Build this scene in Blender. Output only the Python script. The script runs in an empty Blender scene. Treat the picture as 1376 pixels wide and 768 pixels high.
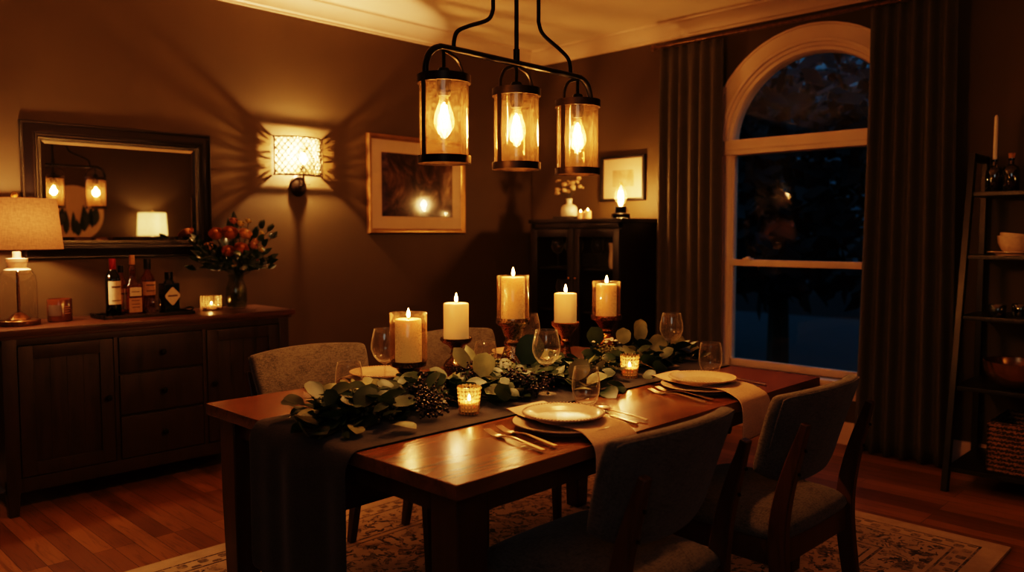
import bpy, bmesh, math, random
from mathutils import Vector, Matrix, Quaternion
rnd = random.Random(7)
PI = math.pi
S = bpy.context.scene
COL = S.collection

# ------------------------------------------------------------------ materials
def newmat(name):
    m = bpy.data.materials.new(name); m.use_nodes = True
    nt = m.node_tree; nt.nodes.clear()
    return m, nt, nt.nodes, nt.links

def out(nt, sh):
    o = nt.nodes.new('ShaderNodeOutputMaterial'); nt.links.new(sh, o.inputs['Surface']); return o

def pbsdf(nt, col, rough=.5, metal=0, spec=.5, **kw):
    b = nt.nodes.new('ShaderNodeBsdfPrincipled')
    b.inputs['Base Color'].default_value = (*col, 1)
    b.inputs['Roughness'].default_value = rough
    b.inputs['Metallic'].default_value = metal
    b.inputs['Specular IOR Level'].default_value = spec
    for k, v in kw.items(): b.inputs[k.replace('_', ' ')].default_value = v
    return b

def ramp(nt, fac, stops):
    r = nt.nodes.new('ShaderNodeValToRGB'); el = r.color_ramp.elements
    while len(el) < len(stops): el.new(.5)
    for e, (p, c) in zip(el, stops):
        e.position = p; e.color = (*c, 1) if len(c) == 3 else c
    nt.links.new(fac, r.inputs[0]); return r.outputs[0]

def coords(nt, scale=(1, 1, 1), rot=(0, 0, 0)):
    t = nt.nodes.new('ShaderNodeTexCoord'); m = nt.nodes.new('ShaderNodeMapping')
    m.inputs['Scale'].default_value = scale; m.inputs['Rotation'].default_value = rot
    nt.links.new(t.outputs['Object'], m.inputs['Vector']); return m.outputs[0]

def noise(nt, vec, scale, detail=3, rough=.5, dist=0):
    n = nt.nodes.new('ShaderNodeTexNoise')
    n.inputs['Scale'].default_value = scale; n.inputs['Detail'].default_value = detail
    n.inputs['Roughness'].default_value = rough; n.inputs['Distortion'].default_value = dist
    nt.links.new(vec, n.inputs['Vector']); return n.outputs['Fac']

def bump(nt, h, strength, dist=.01):
    b = nt.nodes.new('ShaderNodeBump'); b.inputs['Strength'].default_value = strength
    b.inputs['Distance'].default_value = dist; nt.links.new(h, b.inputs['Height']); return b.outputs[0]

def mathn(nt, op, a, b=None, c=None):
    n = nt.nodes.new('ShaderNodeMath'); n.operation = op
    for i, v in enumerate((a, b, c)):
        if v is None: continue
        if isinstance(v, (int, float)): n.inputs[i].default_value = v
        else: nt.links.new(v, n.inputs[i])
    return n.outputs[0]

def plain(name, col, rough=.5, metal=0, spec=.5, var=.0, vscale=30, bmp=0, bscale=200, **kw):
    m, nt, N, L = newmat(name)
    b = pbsdf(nt, col, rough, metal, spec, **kw)
    if var or bmp: v = coords(nt)
    if var:
        f = noise(nt, v, vscale, 3)
        c = ramp(nt, f, [(.3, tuple(x*(1-var) for x in col)), (.7, tuple(min(1, x*(1+var)) for x in col))])
        L.new(c, b.inputs['Base Color'])
    if bmp:
        L.new(bump(nt, noise(nt, v, bscale, 2), bmp, .004), b.inputs['Normal'])
    out(nt, b.outputs[0]); return m

def wood(name, c1, c2, scale=(1.5, 18, 18), rough=.4, spec=.5, coat=0, rough_var=.1, bp=.12):
    m, nt, N, L = newmat(name)
    b = pbsdf(nt, c1, rough, 0, spec); b.inputs['Coat Weight'].default_value = coat; b.inputs['Coat Roughness'].default_value = .2
    v = coords(nt, scale)
    f = noise(nt, v, 1.6, 6, .62, 1.2)
    L.new(ramp(nt, f, [(.28, c2), (.5, c1), (.74, tuple(x*1.35 for x in c1))]), b.inputs['Base Color'])
    L.new(mathn(nt, 'MULTIPLY_ADD', f, rough_var*2, rough-rough_var), b.inputs['Roughness'])
    L.new(bump(nt, noise(nt, v, 6, 4, .6), bp, .003), b.inputs['Normal'])
    out(nt, b.outputs[0]); return m

def glass(name, tint=(1, 1, 1), tint_edge=None, refl=1.0, rough=.02, base=.04, grime=0.0, dirt=(.9, .75, .55), gscale=60, rim=0):
    """clear or smoky glass wall: transparent body, mirror-like film, edges that darken and reflect"""
    m, nt, N, L = newmat(name)
    tr = N.new('ShaderNodeBsdfTransparent'); lw = N.new('ShaderNodeLayerWeight'); lw.inputs['Blend'].default_value = .5
    te = tint_edge or tuple(x*.75 for x in tint)
    L.new(ramp(nt, lw.outputs['Facing'], [(.0, tint), (.6, tint), (1, te)]), tr.inputs['Color'])
    gl = N.new('ShaderNodeBsdfGlossy'); gl.inputs['Roughness'].default_value = rough; gl.inputs['Color'].default_value = (1, 1, 1, 1)
    p = mathn(nt, 'POWER', lw.outputs['Facing'], 3.5)
    f = mathn(nt, 'MULTIPLY_ADD', p, .65*refl, base*refl)
    mx = N.new('ShaderNodeMixShader'); L.new(f, mx.inputs[0]); L.new(tr.outputs[0], mx.inputs[1]); L.new(gl.outputs[0], mx.inputs[2])
    sh = mx.outputs[0]
    if rim:
        dr = N.new('ShaderNodeBsdfTranslucent'); dr.inputs[0].default_value = (.95, .85, .7, 1); dd = N.new('ShaderNodeBsdfDiffuse'); dd.inputs[0].default_value = (.95, .85, .7, 1)
        md = N.new('ShaderNodeMixShader'); L.new(dr.outputs[0], md.inputs[1]); L.new(dd.outputs[0], md.inputs[2])
        mr_ = N.new('ShaderNodeMixShader'); L.new(mathn(nt, 'MULTIPLY_ADD', mathn(nt, 'POWER', lw.outputs['Facing'], 5), rim, .012), mr_.inputs[0]); L.new(sh, mr_.inputs[1]); L.new(md.outputs[0], mr_.inputs[2]); sh = mr_.outputs[0]
    if grime:
        d = N.new('ShaderNodeBsdfDiffuse'); d.inputs['Color'].default_value = (*dirt, 1)
        t2 = N.new('ShaderNodeBsdfTranslucent'); t2.inputs['Color'].default_value = (*dirt, 1)
        ad = N.new('ShaderNodeMixShader'); L.new(d.outputs[0], ad.inputs[1]); L.new(t2.outputs[0], ad.inputs[2])
        nz = noise(nt, coords(nt), gscale, 4, .7)
        gf = mathn(nt, 'MULTIPLY', ramp(nt, nz, [(.35, (0, 0, 0)), (.7, (1, 1, 1))]), grime)
        m2 = N.new('ShaderNodeMixShader'); L.new(gf, m2.inputs[0]); L.new(sh, m2.inputs[1]); L.new(ad.outputs[0], m2.inputs[2])
        sh = m2.outputs[0]
    out(nt, sh); return m

def emit(name, col, strength):
    m, nt, N, L = newmat(name)
    e = N.new('ShaderNodeEmission'); e.inputs[0].default_value = (*col, 1); e.inputs[1].default_value = strength
    out(nt, e.outputs[0]); return m

M = {}
def wallmat(name, col, rough=.75):
    return plain(name, col, rough, 0, .3, var=.06, vscale=2.5, bmp=.05, bscale=350)
M['wall'] = wallmat('brown_paint', (.098, .066, .031), .62)
M['ceiling'] = wallmat('ceiling_paint', (.84, .66, .48))
M['trim'] = plain('trim_paint', (.72, .55, .40), .45, var=.05, vscale=4)
M['window_paint'] = plain('window_paint', (.86, .68, .51), .45, var=.06, vscale=5)
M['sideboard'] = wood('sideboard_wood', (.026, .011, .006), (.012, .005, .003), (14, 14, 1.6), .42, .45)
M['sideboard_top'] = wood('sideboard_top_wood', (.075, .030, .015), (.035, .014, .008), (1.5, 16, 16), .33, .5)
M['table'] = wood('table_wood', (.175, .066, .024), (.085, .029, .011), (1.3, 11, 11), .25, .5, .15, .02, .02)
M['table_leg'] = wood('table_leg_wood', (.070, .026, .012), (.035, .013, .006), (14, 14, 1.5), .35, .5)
M['chair_wood'] = wood('chair_wood', (.085, .032, .014), (.038, .014, .007), (14, 14, 2), .35, .5)
M['black_wood'] = wood('black_wood', (.009, .006, .005), (.005, .004, .003), (14, 14, 2), .4, .5)
M['cabinet'] = wood('cabinet_wood', (.014, .007, .004), (.008, .004, .003), (14, 14, 2), .4, .5)
M['bronze'] = plain('dark_bronze', (.035, .024, .017), .38, .85, var=.2, vscale=40)
M['bronze_lt'] = plain('worn_bronze', (.22, .13, .07), .32, .9, var=.3, vscale=60)
M['black_metal'] = plain('black_metal', (.012, .010, .009), .35, .7)
M['steel'] = plain('polished_steel', (.85, .74, .60), .28, 1, var=.05, vscale=80)
M['brass'] = plain('brass', (.55, .33, .12), .25, 1)
M['gold_frame'] = plain('gold_frame', (.42, .24, .10), .32, .9, var=.15, vscale=20)
M['mirror_frame'] = plain('mirror_frame_lacquer', (.012, .007, .005), .28, 0, .5)
M['mirror'] = plain('mirror_silver', (.86, .84, .80), .015, 1)
M['bevel'] = plain('mirror_bevel', (.95, .92, .88), .04, 1)
M['cream'] = plain('cream_ceramic', (.66, .52, .37), .22, 0, .5, var=.05, vscale=60)
M['white'] = plain('white_ceramic', (.75, .66, .54), .25)
M['paper'] = plain('mat_board', (.68, .50, .34), .8, var=.04, vscale=10)
M['cork'] = plain('cork', (.46, .25, .11), .8, var=.25, vscale=120)
M['red_foil'] = plain('red_foil', (.30, .012, .012), .35, .3)
M['label'] = plain('bottle_label', (.62, .50, .34), .7, var=.08, vscale=60)
M['label_tan'] = plain('tan_label', (.42, .24, .12), .7, var=.15, vscale=70)
M['ink'] = plain('label_ink', (.10, .06, .04), .7)
M['soil'] = plain('dark_ground', (.008, .010, .008), .9)
M['shade_glow'] = None

def fabric(name, c1, c2, scale=260, bmp=.35, rough=.95, sheen=.15):
    m, nt, N, L = newmat(name)
    b = pbsdf(nt, c1, rough, 0, .15); b.inputs['Sheen Weight'].default_value = sheen
    v = coords(nt); v2 = coords(nt, (1, .25, 1)); v3 = coords(nt, (.25, 1, 1))
    a = mathn(nt, 'ADD', noise(nt, v2, scale, 2, .6), noise(nt, v3, scale, 2, .6))
    big = noise(nt, v, 14, 3)
    f = mathn(nt, 'MULTIPLY_ADD', big, .25, mathn(nt, 'MULTIPLY', a, .43))
    L.new(ramp(nt, f, [(.42, c2), (.62, c1)]), b.inputs['Base Color'])
    L.new(bump(nt, a, bmp, .002), b.inputs['Normal'])
    out(nt, b.outputs[0]); return m
M['chair_fabric'] = fabric('grey_tweed', (.135, .122, .112), (.055, .050, .048), 230)
M['curtain'] = fabric('olive_curtain', (.115, .098, .068), (.088, .076, .053), 300, .1, .9, .05)
M['runner'] = fabric('charcoal_linen', (.055, .046, .045), (.033, .028, .029), 300, .3)
M['napkin'] = fabric('beige_linen', (.62, .47, .33), (.50, .37, .26), 330, .3)

def wax_mat():
    m, nt, N, L = newmat('candle_wax')
    b = pbsdf(nt, (.86, .70, .46), .45, 0, .35)
    b.inputs['Base Color'].default_value = (.78, .44, .21, 1)
    b.inputs['Subsurface Weight'].default_value = .6
    b.inputs['Subsurface Radius'].default_value = (1, .7, .4)
    b.inputs['Subsurface Scale'].default_value = .02
    b.inputs['Emission Color'].default_value = (1, .47, .13, 1); b.inputs['Emission Strength'].default_value = .10  # weak even emission stands in for flame light glowing through the wax
    out(nt, b.outputs[0]); return m
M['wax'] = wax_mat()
M['wick'] = plain('burnt_wick', (.01, .008, .006), .9)
def flame_mat(strength):
    m, nt, N, L = newmat('flame')
    e = N.new('ShaderNodeEmission')
    t = N.new('ShaderNodeTexCoord'); sx = N.new('ShaderNodeSeparateXYZ'); L.new(t.outputs['Generated'], sx.inputs[0])
    L.new(ramp(nt, sx.outputs[2], [(0, (1, .34, .05)), (.25, (1, .60, .18)), (.6, (1, .70, .27)), (1, (1, .50, .11))]), e.inputs[0])
    e.inputs[1].default_value = strength
    out(nt, e.outputs[0]); return m
M['flame'] = flame_mat(42)
M['filament'] = emit('glowing_filament', (1, .60, .28), 170)
M['glow_bulb'] = emit('frosted_bulb_light', (1, .60, .30), 70)

M['lantern_glass'] = glass('lantern_glass', (.94, .85, .73), (.50, .36, .24), 1.0, .01, .045, .02, (.9, .66, .42), 90)
M['bulb_glass'] = glass('bulb_glass', (1, .86, .62), (.95, .6, .28), .9, .03, .03, .10, (1, .62, .28), 30)
M['clear_glass'] = glass('clear_glass', (.97, .96, .94), (.62, .58, .52), 1.0, .015, .035)
def real_glass(name, col=(1, 1, 1), ior=1.45):
    m, nt, N, L = newmat(name); g = N.new('ShaderNodeBsdfGlass'); g.inputs['Color'].default_value = (*col, 1); g.inputs['Roughness'].default_value = 0; g.inputs['IOR'].default_value = ior
    out(nt, g.outputs[0]); return m
M['stemware'] = glass('stemware_glass', (.99, .98, .97), (.85, .82, .78), 1.0, .05, .05, rim=.75)
M['vase_glass'] = glass('vase_glass', (.80, .82, .72), (.45, .45, .36), 1.0, .02, .04)
M['pane'] = glass('window_pane', (.90, .94, .97), None, .7, .0, .05)
M['cab_pane'] = glass('cabinet_pane', (.85, .85, .85), None, .5, .02, .05)
M['green_glass'] = glass('green_bottle_glass', (.03, .12, .04), (.01, .03, .01), 1, .03, .06)
M['amber_glass'] = glass('amber_glass', (.62, .25, .06), (.2, .06, .01), 1, .03, .06, .10, (.6, .2, .04), 10)
M['whiskey_glass'] = glass('whiskey_glass', (.80, .50, .22), (.35, .16, .05), 1, .03, .06, .06, (.6, .3, .1), 12)
M['black_glass'] = plain('black_bottle_glass', (.010, .014, .013), .12, 0, .6)
M['jar_glass'] = plain('amber_jar_glass', (.09, .028, .009), .12, 0, .6)
def mercury(name, col, rough=.16):
    m, nt, N, L = newmat(name)
    b = pbsdf(nt, col, rough, .95, .5)
    v = coords(nt); vo = N.new('ShaderNodeTexVoronoi'); vo.inputs['Scale'].default_value = 190; L.new(v, vo.inputs['Vector'])
    n = noise(nt, v, 90, 4, .7)
    L.new(ramp(nt, n, [(.35, tuple(x*.18 for x in col)), (.55, col)]), b.inputs['Base Color'])
    L.new(bump(nt, vo.outputs['Distance'], .35, .003), b.inputs['Normal'])
    out(nt, b.outputs[0]); return m
M['mercury'] = mercury('mercury_glass', (.62, .44, .28))
M['copper_mercury'] = mercury('copper_mercury_glass', (.55, .25, .09))
M['dark_mercury'] = mercury('dark_bronze_glass', (.22, .13, .08), .2)
def speckle(name, dens=.7):
    m, nt, N, L = newmat(name)
    tr = N.new('ShaderNodeBsdfTransparent'); tr.inputs[0].default_value = (.96, .90, .8, 1)
    b = pbsdf(nt, (.75, .55, .36), .25, .6)
    tl = N.new('ShaderNodeBsdfTranslucent'); tl.inputs[0].default_value = (.8, .5, .25, 1)
    mx0 = N.new('ShaderNodeMixShader'); mx0.inputs[0].default_value = .35; L.new(b.outputs[0], mx0.inputs[1]); L.new(tl.outputs[0], mx0.inputs[2])
    lw = N.new('ShaderNodeLayerWeight'); lw.inputs['Blend'].default_value = .5
    nz = noise(nt, coords(nt), 150, 2, .6)
    sp = ramp(nt, nz, [(.52, (.10, .10, .10)), (.57, (1, 1, 1))])
    e = mathn(nt, 'POWER', lw.outputs['Facing'], 1.1)
    f = mathn(nt, 'MULTIPLY', sp, mathn(nt, 'MULTIPLY_ADD', e, dens, .03))
    gl = N.new('ShaderNodeBsdfGlossy'); gl.inputs['Roughness'].default_value = .06
    mg = N.new('ShaderNodeMixShader'); L.new(mathn(nt, 'MULTIPLY_ADD', mathn(nt, 'POWER', lw.outputs['Facing'], 4), .5, .04), mg.inputs[0]); L.new(tr.outputs[0], mg.inputs[1]); L.new(gl.outputs[0], mg.inputs[2])
    mx = N.new('ShaderNodeMixShader'); L.new(f, mx.inputs[0]); L.new(mg.outputs[0], mx.inputs[1]); L.new(mx0.outputs[0], mx.inputs[2])
    out(nt, mx.outputs[0]); return m
M['speckle_glass'] = speckle('speckled_glass')
def votive_mat():
    m, nt, N, L = newmat('quilted_votive_glass')
    tr = N.new('ShaderNodeBsdfTransparent'); tr.inputs[0].default_value = (1, .93, .8, 1)
    tl = N.new('ShaderNodeBsdfTranslucent'); tl.inputs[0].default_value = (.62, .40, .20, 1)
    gl = N.new('ShaderNodeBsdfGlossy'); gl.inputs['Roughness'].default_value = .08
    # diamond quilting around the cup
    t = N.new('ShaderNodeTexCoord'); sx = N.new('ShaderNodeSeparateXYZ'); L.new(t.outputs['Object'], sx.inputs[0])
    a = mathn(nt, 'ARCTAN2', sx.outputs[1], sx.outputs[0])
    u = mathn(nt, 'MULTIPLY', a, 9); w = mathn(nt, 'MULTIPLY', sx.outputs[2], 260)
    s1 = mathn(nt, 'SINE', mathn(nt, 'ADD', u, w)); s2 = mathn(nt, 'SINE', mathn(nt, 'SUBTRACT', u, w))
    q = mathn(nt, 'MULTIPLY', s1, s2)
    fq = ramp(nt, mathn(nt, 'MULTIPLY_ADD', q, .5, .5), [(.48, (.62, .62, .62)), (.60, (.06, .06, .06))])
    m1 = N.new('ShaderNodeMixShader'); L.new(fq, m1.inputs[0]); L.new(tr.outputs[0], m1.inputs[1]); L.new(tl.outputs[0], m1.inputs[2])
    lw = N.new('ShaderNodeLayerWeight'); lw.inputs['Blend'].default_value = .5
    m2 = N.new('ShaderNodeMixShader'); L.new(mathn(nt, 'MULTIPLY_ADD', mathn(nt, 'POWER', lw.outputs['Facing'], 4), .4, .05), m2.inputs[0])
    L.new(m1.outputs[0], m2.inputs[1]); L.new(gl.outputs[0], m2.inputs[2])
    L.new(bump(nt, q, .5, .003), gl.inputs['Normal'])
    out(nt, m2.outputs[0]); return m
M['votive'] = votive_mat()
def leafmat(name, c, c2, transl=.25):
    m, nt, N, L = newmat(name)
    b = pbsdf(nt, c, .42, 0, .45)
    f = noise(nt, coords(nt), 22, 3)
    L.new(ramp(nt, f, [(.35, c2), (.65, c)]), b.inputs['Base Color'])
    t = N.new('ShaderNodeBsdfTranslucent'); t.inputs[0].default_value = (*tuple(x*1.2 for x in c), 1)
    mx = N.new('ShaderNodeMixShader'); mx.inputs[0].default_value = transl; L.new(b.outputs[0], mx.inputs[1]); L.new(t.outputs[0], mx.inputs[2])
    out(nt, mx.outputs[0]); return m
M['leaf_dark'] = leafmat('dark_green_leaf', (.018, .042, .020), (.008, .022, .012), .10)
M['leaf_mid'] = leafmat('green_leaf', (.040, .062, .024), (.022, .040, .018), .15)
M['leaf_pale'] = leafmat('pale_sage_leaf', (.22, .22, .12), (.12, .13, .07), .2)
M['stem'] = plain('plant_stem', (.15, .11, .055), .7)
M['stem_dark'] = plain('dark_stem', (.05, .045, .022), .7)
M['berry'] = plain('dark_berry', (.022, .010, .014), .25, 0, .6)
M['bud_green'] = plain('green_bud', (.13, .125, .05), .6, var=.3, vscale=60)
M['blush'] = plain('blush_petal', (.42, .20, .13), .6, var=.2, vscale=30)
M['plum'] = plain('plum_petal', (.13, .035, .028), .5, var=.3, vscale=30)
M['orange_petal'] = plain('orange_petal', (.42, .15, .045), .6, var=.25, vscale=40)
M['peach_petal'] = plain('peach_petal', (.60, .34, .15), .6, var=.2, vscale=40)
M['yellow_petal'] = plain('yellow_petal', (.48, .36, .11), .6, var=.2, vscale=40)
M['dried'] = plain('dried_flower', (.55, .38, .22), .8, var=.2, vscale=40)

def floor_mat():
    m, nt, N, L = newmat('oak_floorboards')
    b = pbsdf(nt, (.2, .08, .03), .33, 0, .5)
    v = coords(nt, (1, 1, 1), (0, 0, PI/2))
    br = N.new('ShaderNodeTexBrick'); L.new(v, br.inputs['Vector'])
    br.inputs['Scale'].default_value = 1; br.inputs['Mortar Size'].default_value = .0012; br.inputs['Brick Width'].default_value = 1.15
    br.inputs['Row Height'].default_value = .083; br.inputs['Bias'].default_value = 0; br.offset = .37; br.offset_frequency = 3
    br.inputs['Color1'].default_value = (0, 0, 0, 1); br.inputs['Color2'].default_value = (1, 1, 1, 1); br.inputs['Mortar'].default_value = (.5, .5, .5, 1)
    base = ramp(nt, br.outputs['Color'], [(0, (.18, .074, .022)), (.5, (.27, .120, .036)), (1, (.38, .182, .057))])
    gv = coords(nt, (16, 1.2, 1)); g = noise(nt, gv, 2.2, 6, .65, 1.4)
    mx = N.new('ShaderNodeMixRGB'); mx.blend_type = 'MULTIPLY'; mx.inputs[0].default_value = .85
    L.new(base, mx.inputs[1]); L.new(ramp(nt, g, [(.30, (.30, .25, .2)), (.48, (.85, .82, .8)), (.7, (1, 1, 1))]), mx.inputs[2])
    m2 = N.new('ShaderNodeMixRGB'); m2.inputs[2].default_value = (.02, .008, .004, 1)
    L.new(br.outputs['Fac'], m2.inputs[0]); L.new(mx.outputs[0], m2.inputs[1]); L.new(m2.outputs[0], b.inputs['Base Color'])
    L.new(mathn(nt, 'MULTIPLY_ADD', g, .2, .26), b.inputs['Roughness'])
    L.new(bump(nt, mathn(nt, 'SUBTRACT', g, br.outputs['Fac']), .12, .003), b.inputs['Normal'])
    out(nt, b.outputs[0]); return m
M['floor'] = floor_mat()

def rug_mat(hx, hy):
    m, nt, N, L = newmat('distressed_rug')
    b = pbsdf(nt, (.5, .4, .3), 1, 0, .05)
    t = N.new('ShaderNodeTexCoord'); sx = N.new('ShaderNodeSeparateXYZ'); L.new(t.outputs['Object'], sx.inputs[0])
    ax = mathn(nt, 'ABSOLUTE', sx.outputs[0]); ay = mathn(nt, 'ABSOLUTE', sx.outputs[1])
    d = mathn(nt, 'MINIMUM', mathn(nt, 'SUBTRACT', hx, ax), mathn(nt, 'SUBTRACT', hy, ay))
    def band(lo, hi):
        return mathn(nt, 'MULTIPLY', mathn(nt, 'GREATER_THAN', d, lo), mathn(nt, 'LESS_THAN', d, hi))
    cb = N.new('ShaderNodeCombineXYZ'); L.new(ax, cb.inputs[0]); L.new(ay, cb.inputs[1])
    wear = noise(nt, t.outputs['Object'], 9, 5, .7)
    wear2 = noise(nt, t.outputs['Object'], 70, 3, .7)
    # curling floral strokes: iso-lines of a distorted noise, mirrored about both axes
    n1 = noise(nt, cb.outputs[0], 7.5, 2.5, .55, 1.6)
    l1 = mathn(nt, 'LESS_THAN', mathn(nt, 'ABSOLUTE', mathn(nt, 'SUBTRACT', mathn(nt, 'FRACT', mathn(nt, 'MULTIPLY', n1, 5)), .5)), .17)
    n2 = noise(nt, cb.outputs[0], 20, 2, .5, 1.0)
    l2 = mathn(nt, 'GREATER_THAN', n2, .56)
    motif = mathn(nt, 'MAXIMUM', mathn(nt, 'MULTIPLY', l1, mathn(nt, 'GREATER_THAN', n2, .45)), mathn(nt, 'MULTIPLY', l2, .75))
    field = mathn(nt, 'MULTIPLY', motif, mathn(nt, 'GREATER_THAN', d, .42))
    border = mathn(nt, 'MULTIPLY', motif, band(.19, .37))
    lines = mathn(nt, 'MAXIMUM', mathn(nt, 'MAXIMUM', band(.085, .095), band(.165, .175)), mathn(nt, 'MAXIMUM', band(.375, .387), band(.41, .418)))
    wv = mathn(nt, 'GREATER_THAN', mathn(nt, 'MULTIPLY', mathn(nt, 'SINE', mathn(nt, 'MULTIPLY', ax, 75)), mathn(nt, 'SINE', mathn(nt, 'MULTIPLY', ay, 75))), .12)
    small = mathn(nt, 'MULTIPLY', wv, band(.10, .16))
    pat = mathn(nt, 'MAXIMUM', mathn(nt, 'MAXIMUM', field, border), mathn(nt, 'MAXIMUM', lines, mathn(nt, 'MULTIPLY', small, .8)))
    wf = ramp(nt, mathn(nt, 'MULTIPLY_ADD', wear2, .45, mathn(nt, 'MULTIPLY', wear, .6)), [(.42, (0, 0, 0)), (.56, (1, 1, 1))])
    f = mathn(nt, 'MULTIPLY', pat, mathn(nt, 'MULTIPLY_ADD', wf, .75, .2))
    base = ramp(nt, wear, [(.3, (.46, .345, .225)), (.7, (.60, .46, .32))])
    mx = N.new('ShaderNodeMixRGB'); mx.inputs[2].default_value = (.055, .048, .045, 1)
    L.new(f, mx.inputs[0]); L.new(base, mx.inputs[1]); L.new(mx.outputs[0], b.inputs['Base Color'])
    L.new(bump(nt, wear2, .4, .004), b.inputs['Normal'])
    out(nt, b.outputs[0]); return m

def shade_mat(name, c, transl=.6, weave=True, glow=0):
    m, nt, N, L = newmat(name)
    d = N.new('ShaderNodeBsdfDiffuse'); t = N.new('ShaderNodeBsdfTranslucent')
    v2 = coords(nt, (1, 1, .2)); v3 = coords(nt, (.25, .25, 1))
    a = mathn(nt, 'ADD', noise(nt, v2, 170, 2, .6), noise(nt, v3, 170, 2, .6))
    col = ramp(nt, mathn(nt, 'MULTIPLY', a, .5), [(.38, tuple(x*.72 for x in c)), (.62, c)])
    L.new(col, d.inputs[0]); L.new(col, t.inputs[0])
    mx = N.new('ShaderNodeMixShader'); mx.inputs[0].default_value = transl
    L.new(d.outputs[0], mx.inputs[1]); L.new(t.outputs[0], mx.inputs[2]); out(nt, mx.outputs[0]); return m
M['linen_shade'] = shade_mat('linen_lamp_shade', (.22, .115, .055), .13)
M['cream_shade'] = shade_mat('cream_lamp_shade', (.85, .78, .55), .6)
def diffuser_mat():
    m, nt, N, L = newmat('crystal_bead_screen')
    tr = N.new('ShaderNodeBsdfTransparent'); tr.inputs[0].default_value = (1, .86, .62, 1)
    t = N.new('ShaderNodeBsdfTranslucent'); t.inputs[0].default_value = (1, .78, .45, 1)
    vo = N.new('ShaderNodeTexVoronoi'); vo.inputs['Scale'].default_value = 55; L.new(coords(nt), vo.inputs['Vector'])
    f = ramp(nt, vo.outputs['Distance'], [(.22, (.50, .50, .50)), (.55, (.14, .14, .14))])
    mx = N.new('ShaderNodeMixShader'); L.new(f, mx.inputs[0]); L.new(tr.outputs[0], mx.inputs[1]); L.new(t.outputs[0], mx.inputs[2])
    out(nt, mx.outputs[0]); return m
M['beads'] = diffuser_mat()
def basket_mat():
    m, nt, N, L = newmat('woven_seagrass')
    b = pbsdf(nt, (.2, .1, .04), .8)
    v = coords(nt, (1, 1, 1)); w = N.new('ShaderNodeTexWave'); w.bands_direction = 'Z'; w.inputs['Scale'].default_value = 14
    w.inputs['Distortion'].default_value = 5; w.inputs['Detail'].default_value = 3; w.inputs['Detail Scale'].default_value = 6; L.new(v, w.inputs['Vector'])
    n = noise(nt, coords(nt, (1, 1, 3)), 40, 4, .7)
    f = mathn(nt, 'MULTIPLY', w.outputs['Fac'], n)
    L.new(ramp(nt, f, [(.1, (.035, .018, .008)), (.35, (.22, .115, .05)), (.6, (.38, .22, .10))]), b.inputs['Base Color'])
    L.new(bump(nt, f, .8, .01), b.inputs['Normal']); out(nt, b.outputs[0]); return m
M['seagrass'] = basket_mat()
def art_mat(name, stops, scale, dist):
    m, nt, N, L = newmat(name)
    b = pbsdf(nt, (.2, .1, .05), .12, 0, .5)
    n = noise(nt, coords(nt, (1, 1, .8)), scale, 5, .6, dist)
    L.new(ramp(nt, n, stops), b.inputs['Base Color']); out(nt, b.outputs[0]); return m
M['art_dark'] = art_mat('abstract_painting', [(.30, (.018, .012, .009)), (.46, (.055, .032, .020)), (.58, (.13, .07, .04)), (.72, (.30, .19, .11))], 5, 1.5)
M['art_pale'] = art_mat('pale_sketch', [(.35, (.40, .26, .14)), (.6, (.62, .44, .28))], 8, .6)
M['pane_art'] = glass('picture_glass', (1, 1, 1), (1, 1, 1), .9, .01, .05)

# ------------------------------------------------------------------ mesh helpers
def nb(): return bmesh.new()

def box(bm, x0, x1, y0, y1, z0, z1, bev=0, seg=2):
    t = bmesh.new()
    bmesh.ops.create_cube(t, size=1)
    for v in t.verts:
        v.co = Vector(((x0+x1)/2+v.co.x*(x1-x0), (y0+y1)/2+v.co.y*(y1-y0), (z0+z1)/2+v.co.z*(z1-z0)))
    if bev: bmesh.ops.bevel(t, geom=t.edges[:], offset=bev, segments=seg, profile=.7, affect='EDGES')
    merge(bm, t); return bm

def merge(bm, t, mat=None):
    if mat is not None: t.transform(mat)
    me = bpy.data.meshes.new('tmp'); t.to_mesh(me); t.free()
    bm.from_mesh(me); bpy.data.meshes.remove(me)

def lathe(bm, prof, seg=32, cx=0, cy=0, cz=0, a0=0, a1=2*PI):
    full = abs(a1-a0-2*PI) < 1e-6
    n = seg if full else seg+1
    rows = []
    for r, z in prof:
        if r < 1e-6: rows.append([bm.verts.new((cx, cy, cz+z))]); continue
        rows.append([bm.verts.new((cx+r*math.cos(a0+(a1-a0)*k/seg), cy+r*math.sin(a0+(a1-a0)*k/seg), cz+z)) for k in range(n)])
    for A, B in zip(rows, rows[1:]):
        for k in range(seg):
            k2 = (k+1) % n
            a, b_, c, d = A[k % len(A)], A[k2 % len(A)], B[k2 % len(B)], B[k % len(B)]
            vs = []
            for v in (a, b_, c, d):
                if v not in vs: vs.append(v)
            if len(vs) > 2:
                try: bm.faces.new(vs)
                except ValueError: pass
    return bm

def smooth_path(pts, n=6):
    """Catmull-Rom through the points"""
    P = [Vector(p) for p in pts]; P = [P[0]*2-P[1]]+P+[P[-1]*2-P[-2]]
    o = []
    for i in range(1, len(P)-2):
        for k in range(n):
            t = k/n; a, b, c, d = P[i-1:i+3]
            o.append(.5*((2*b)+(c-a)*t+(2*a-5*b+4*c-d)*t*t+(3*b-a-3*c+d)*t**3))
    o.append(P[-2]); return o

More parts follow.
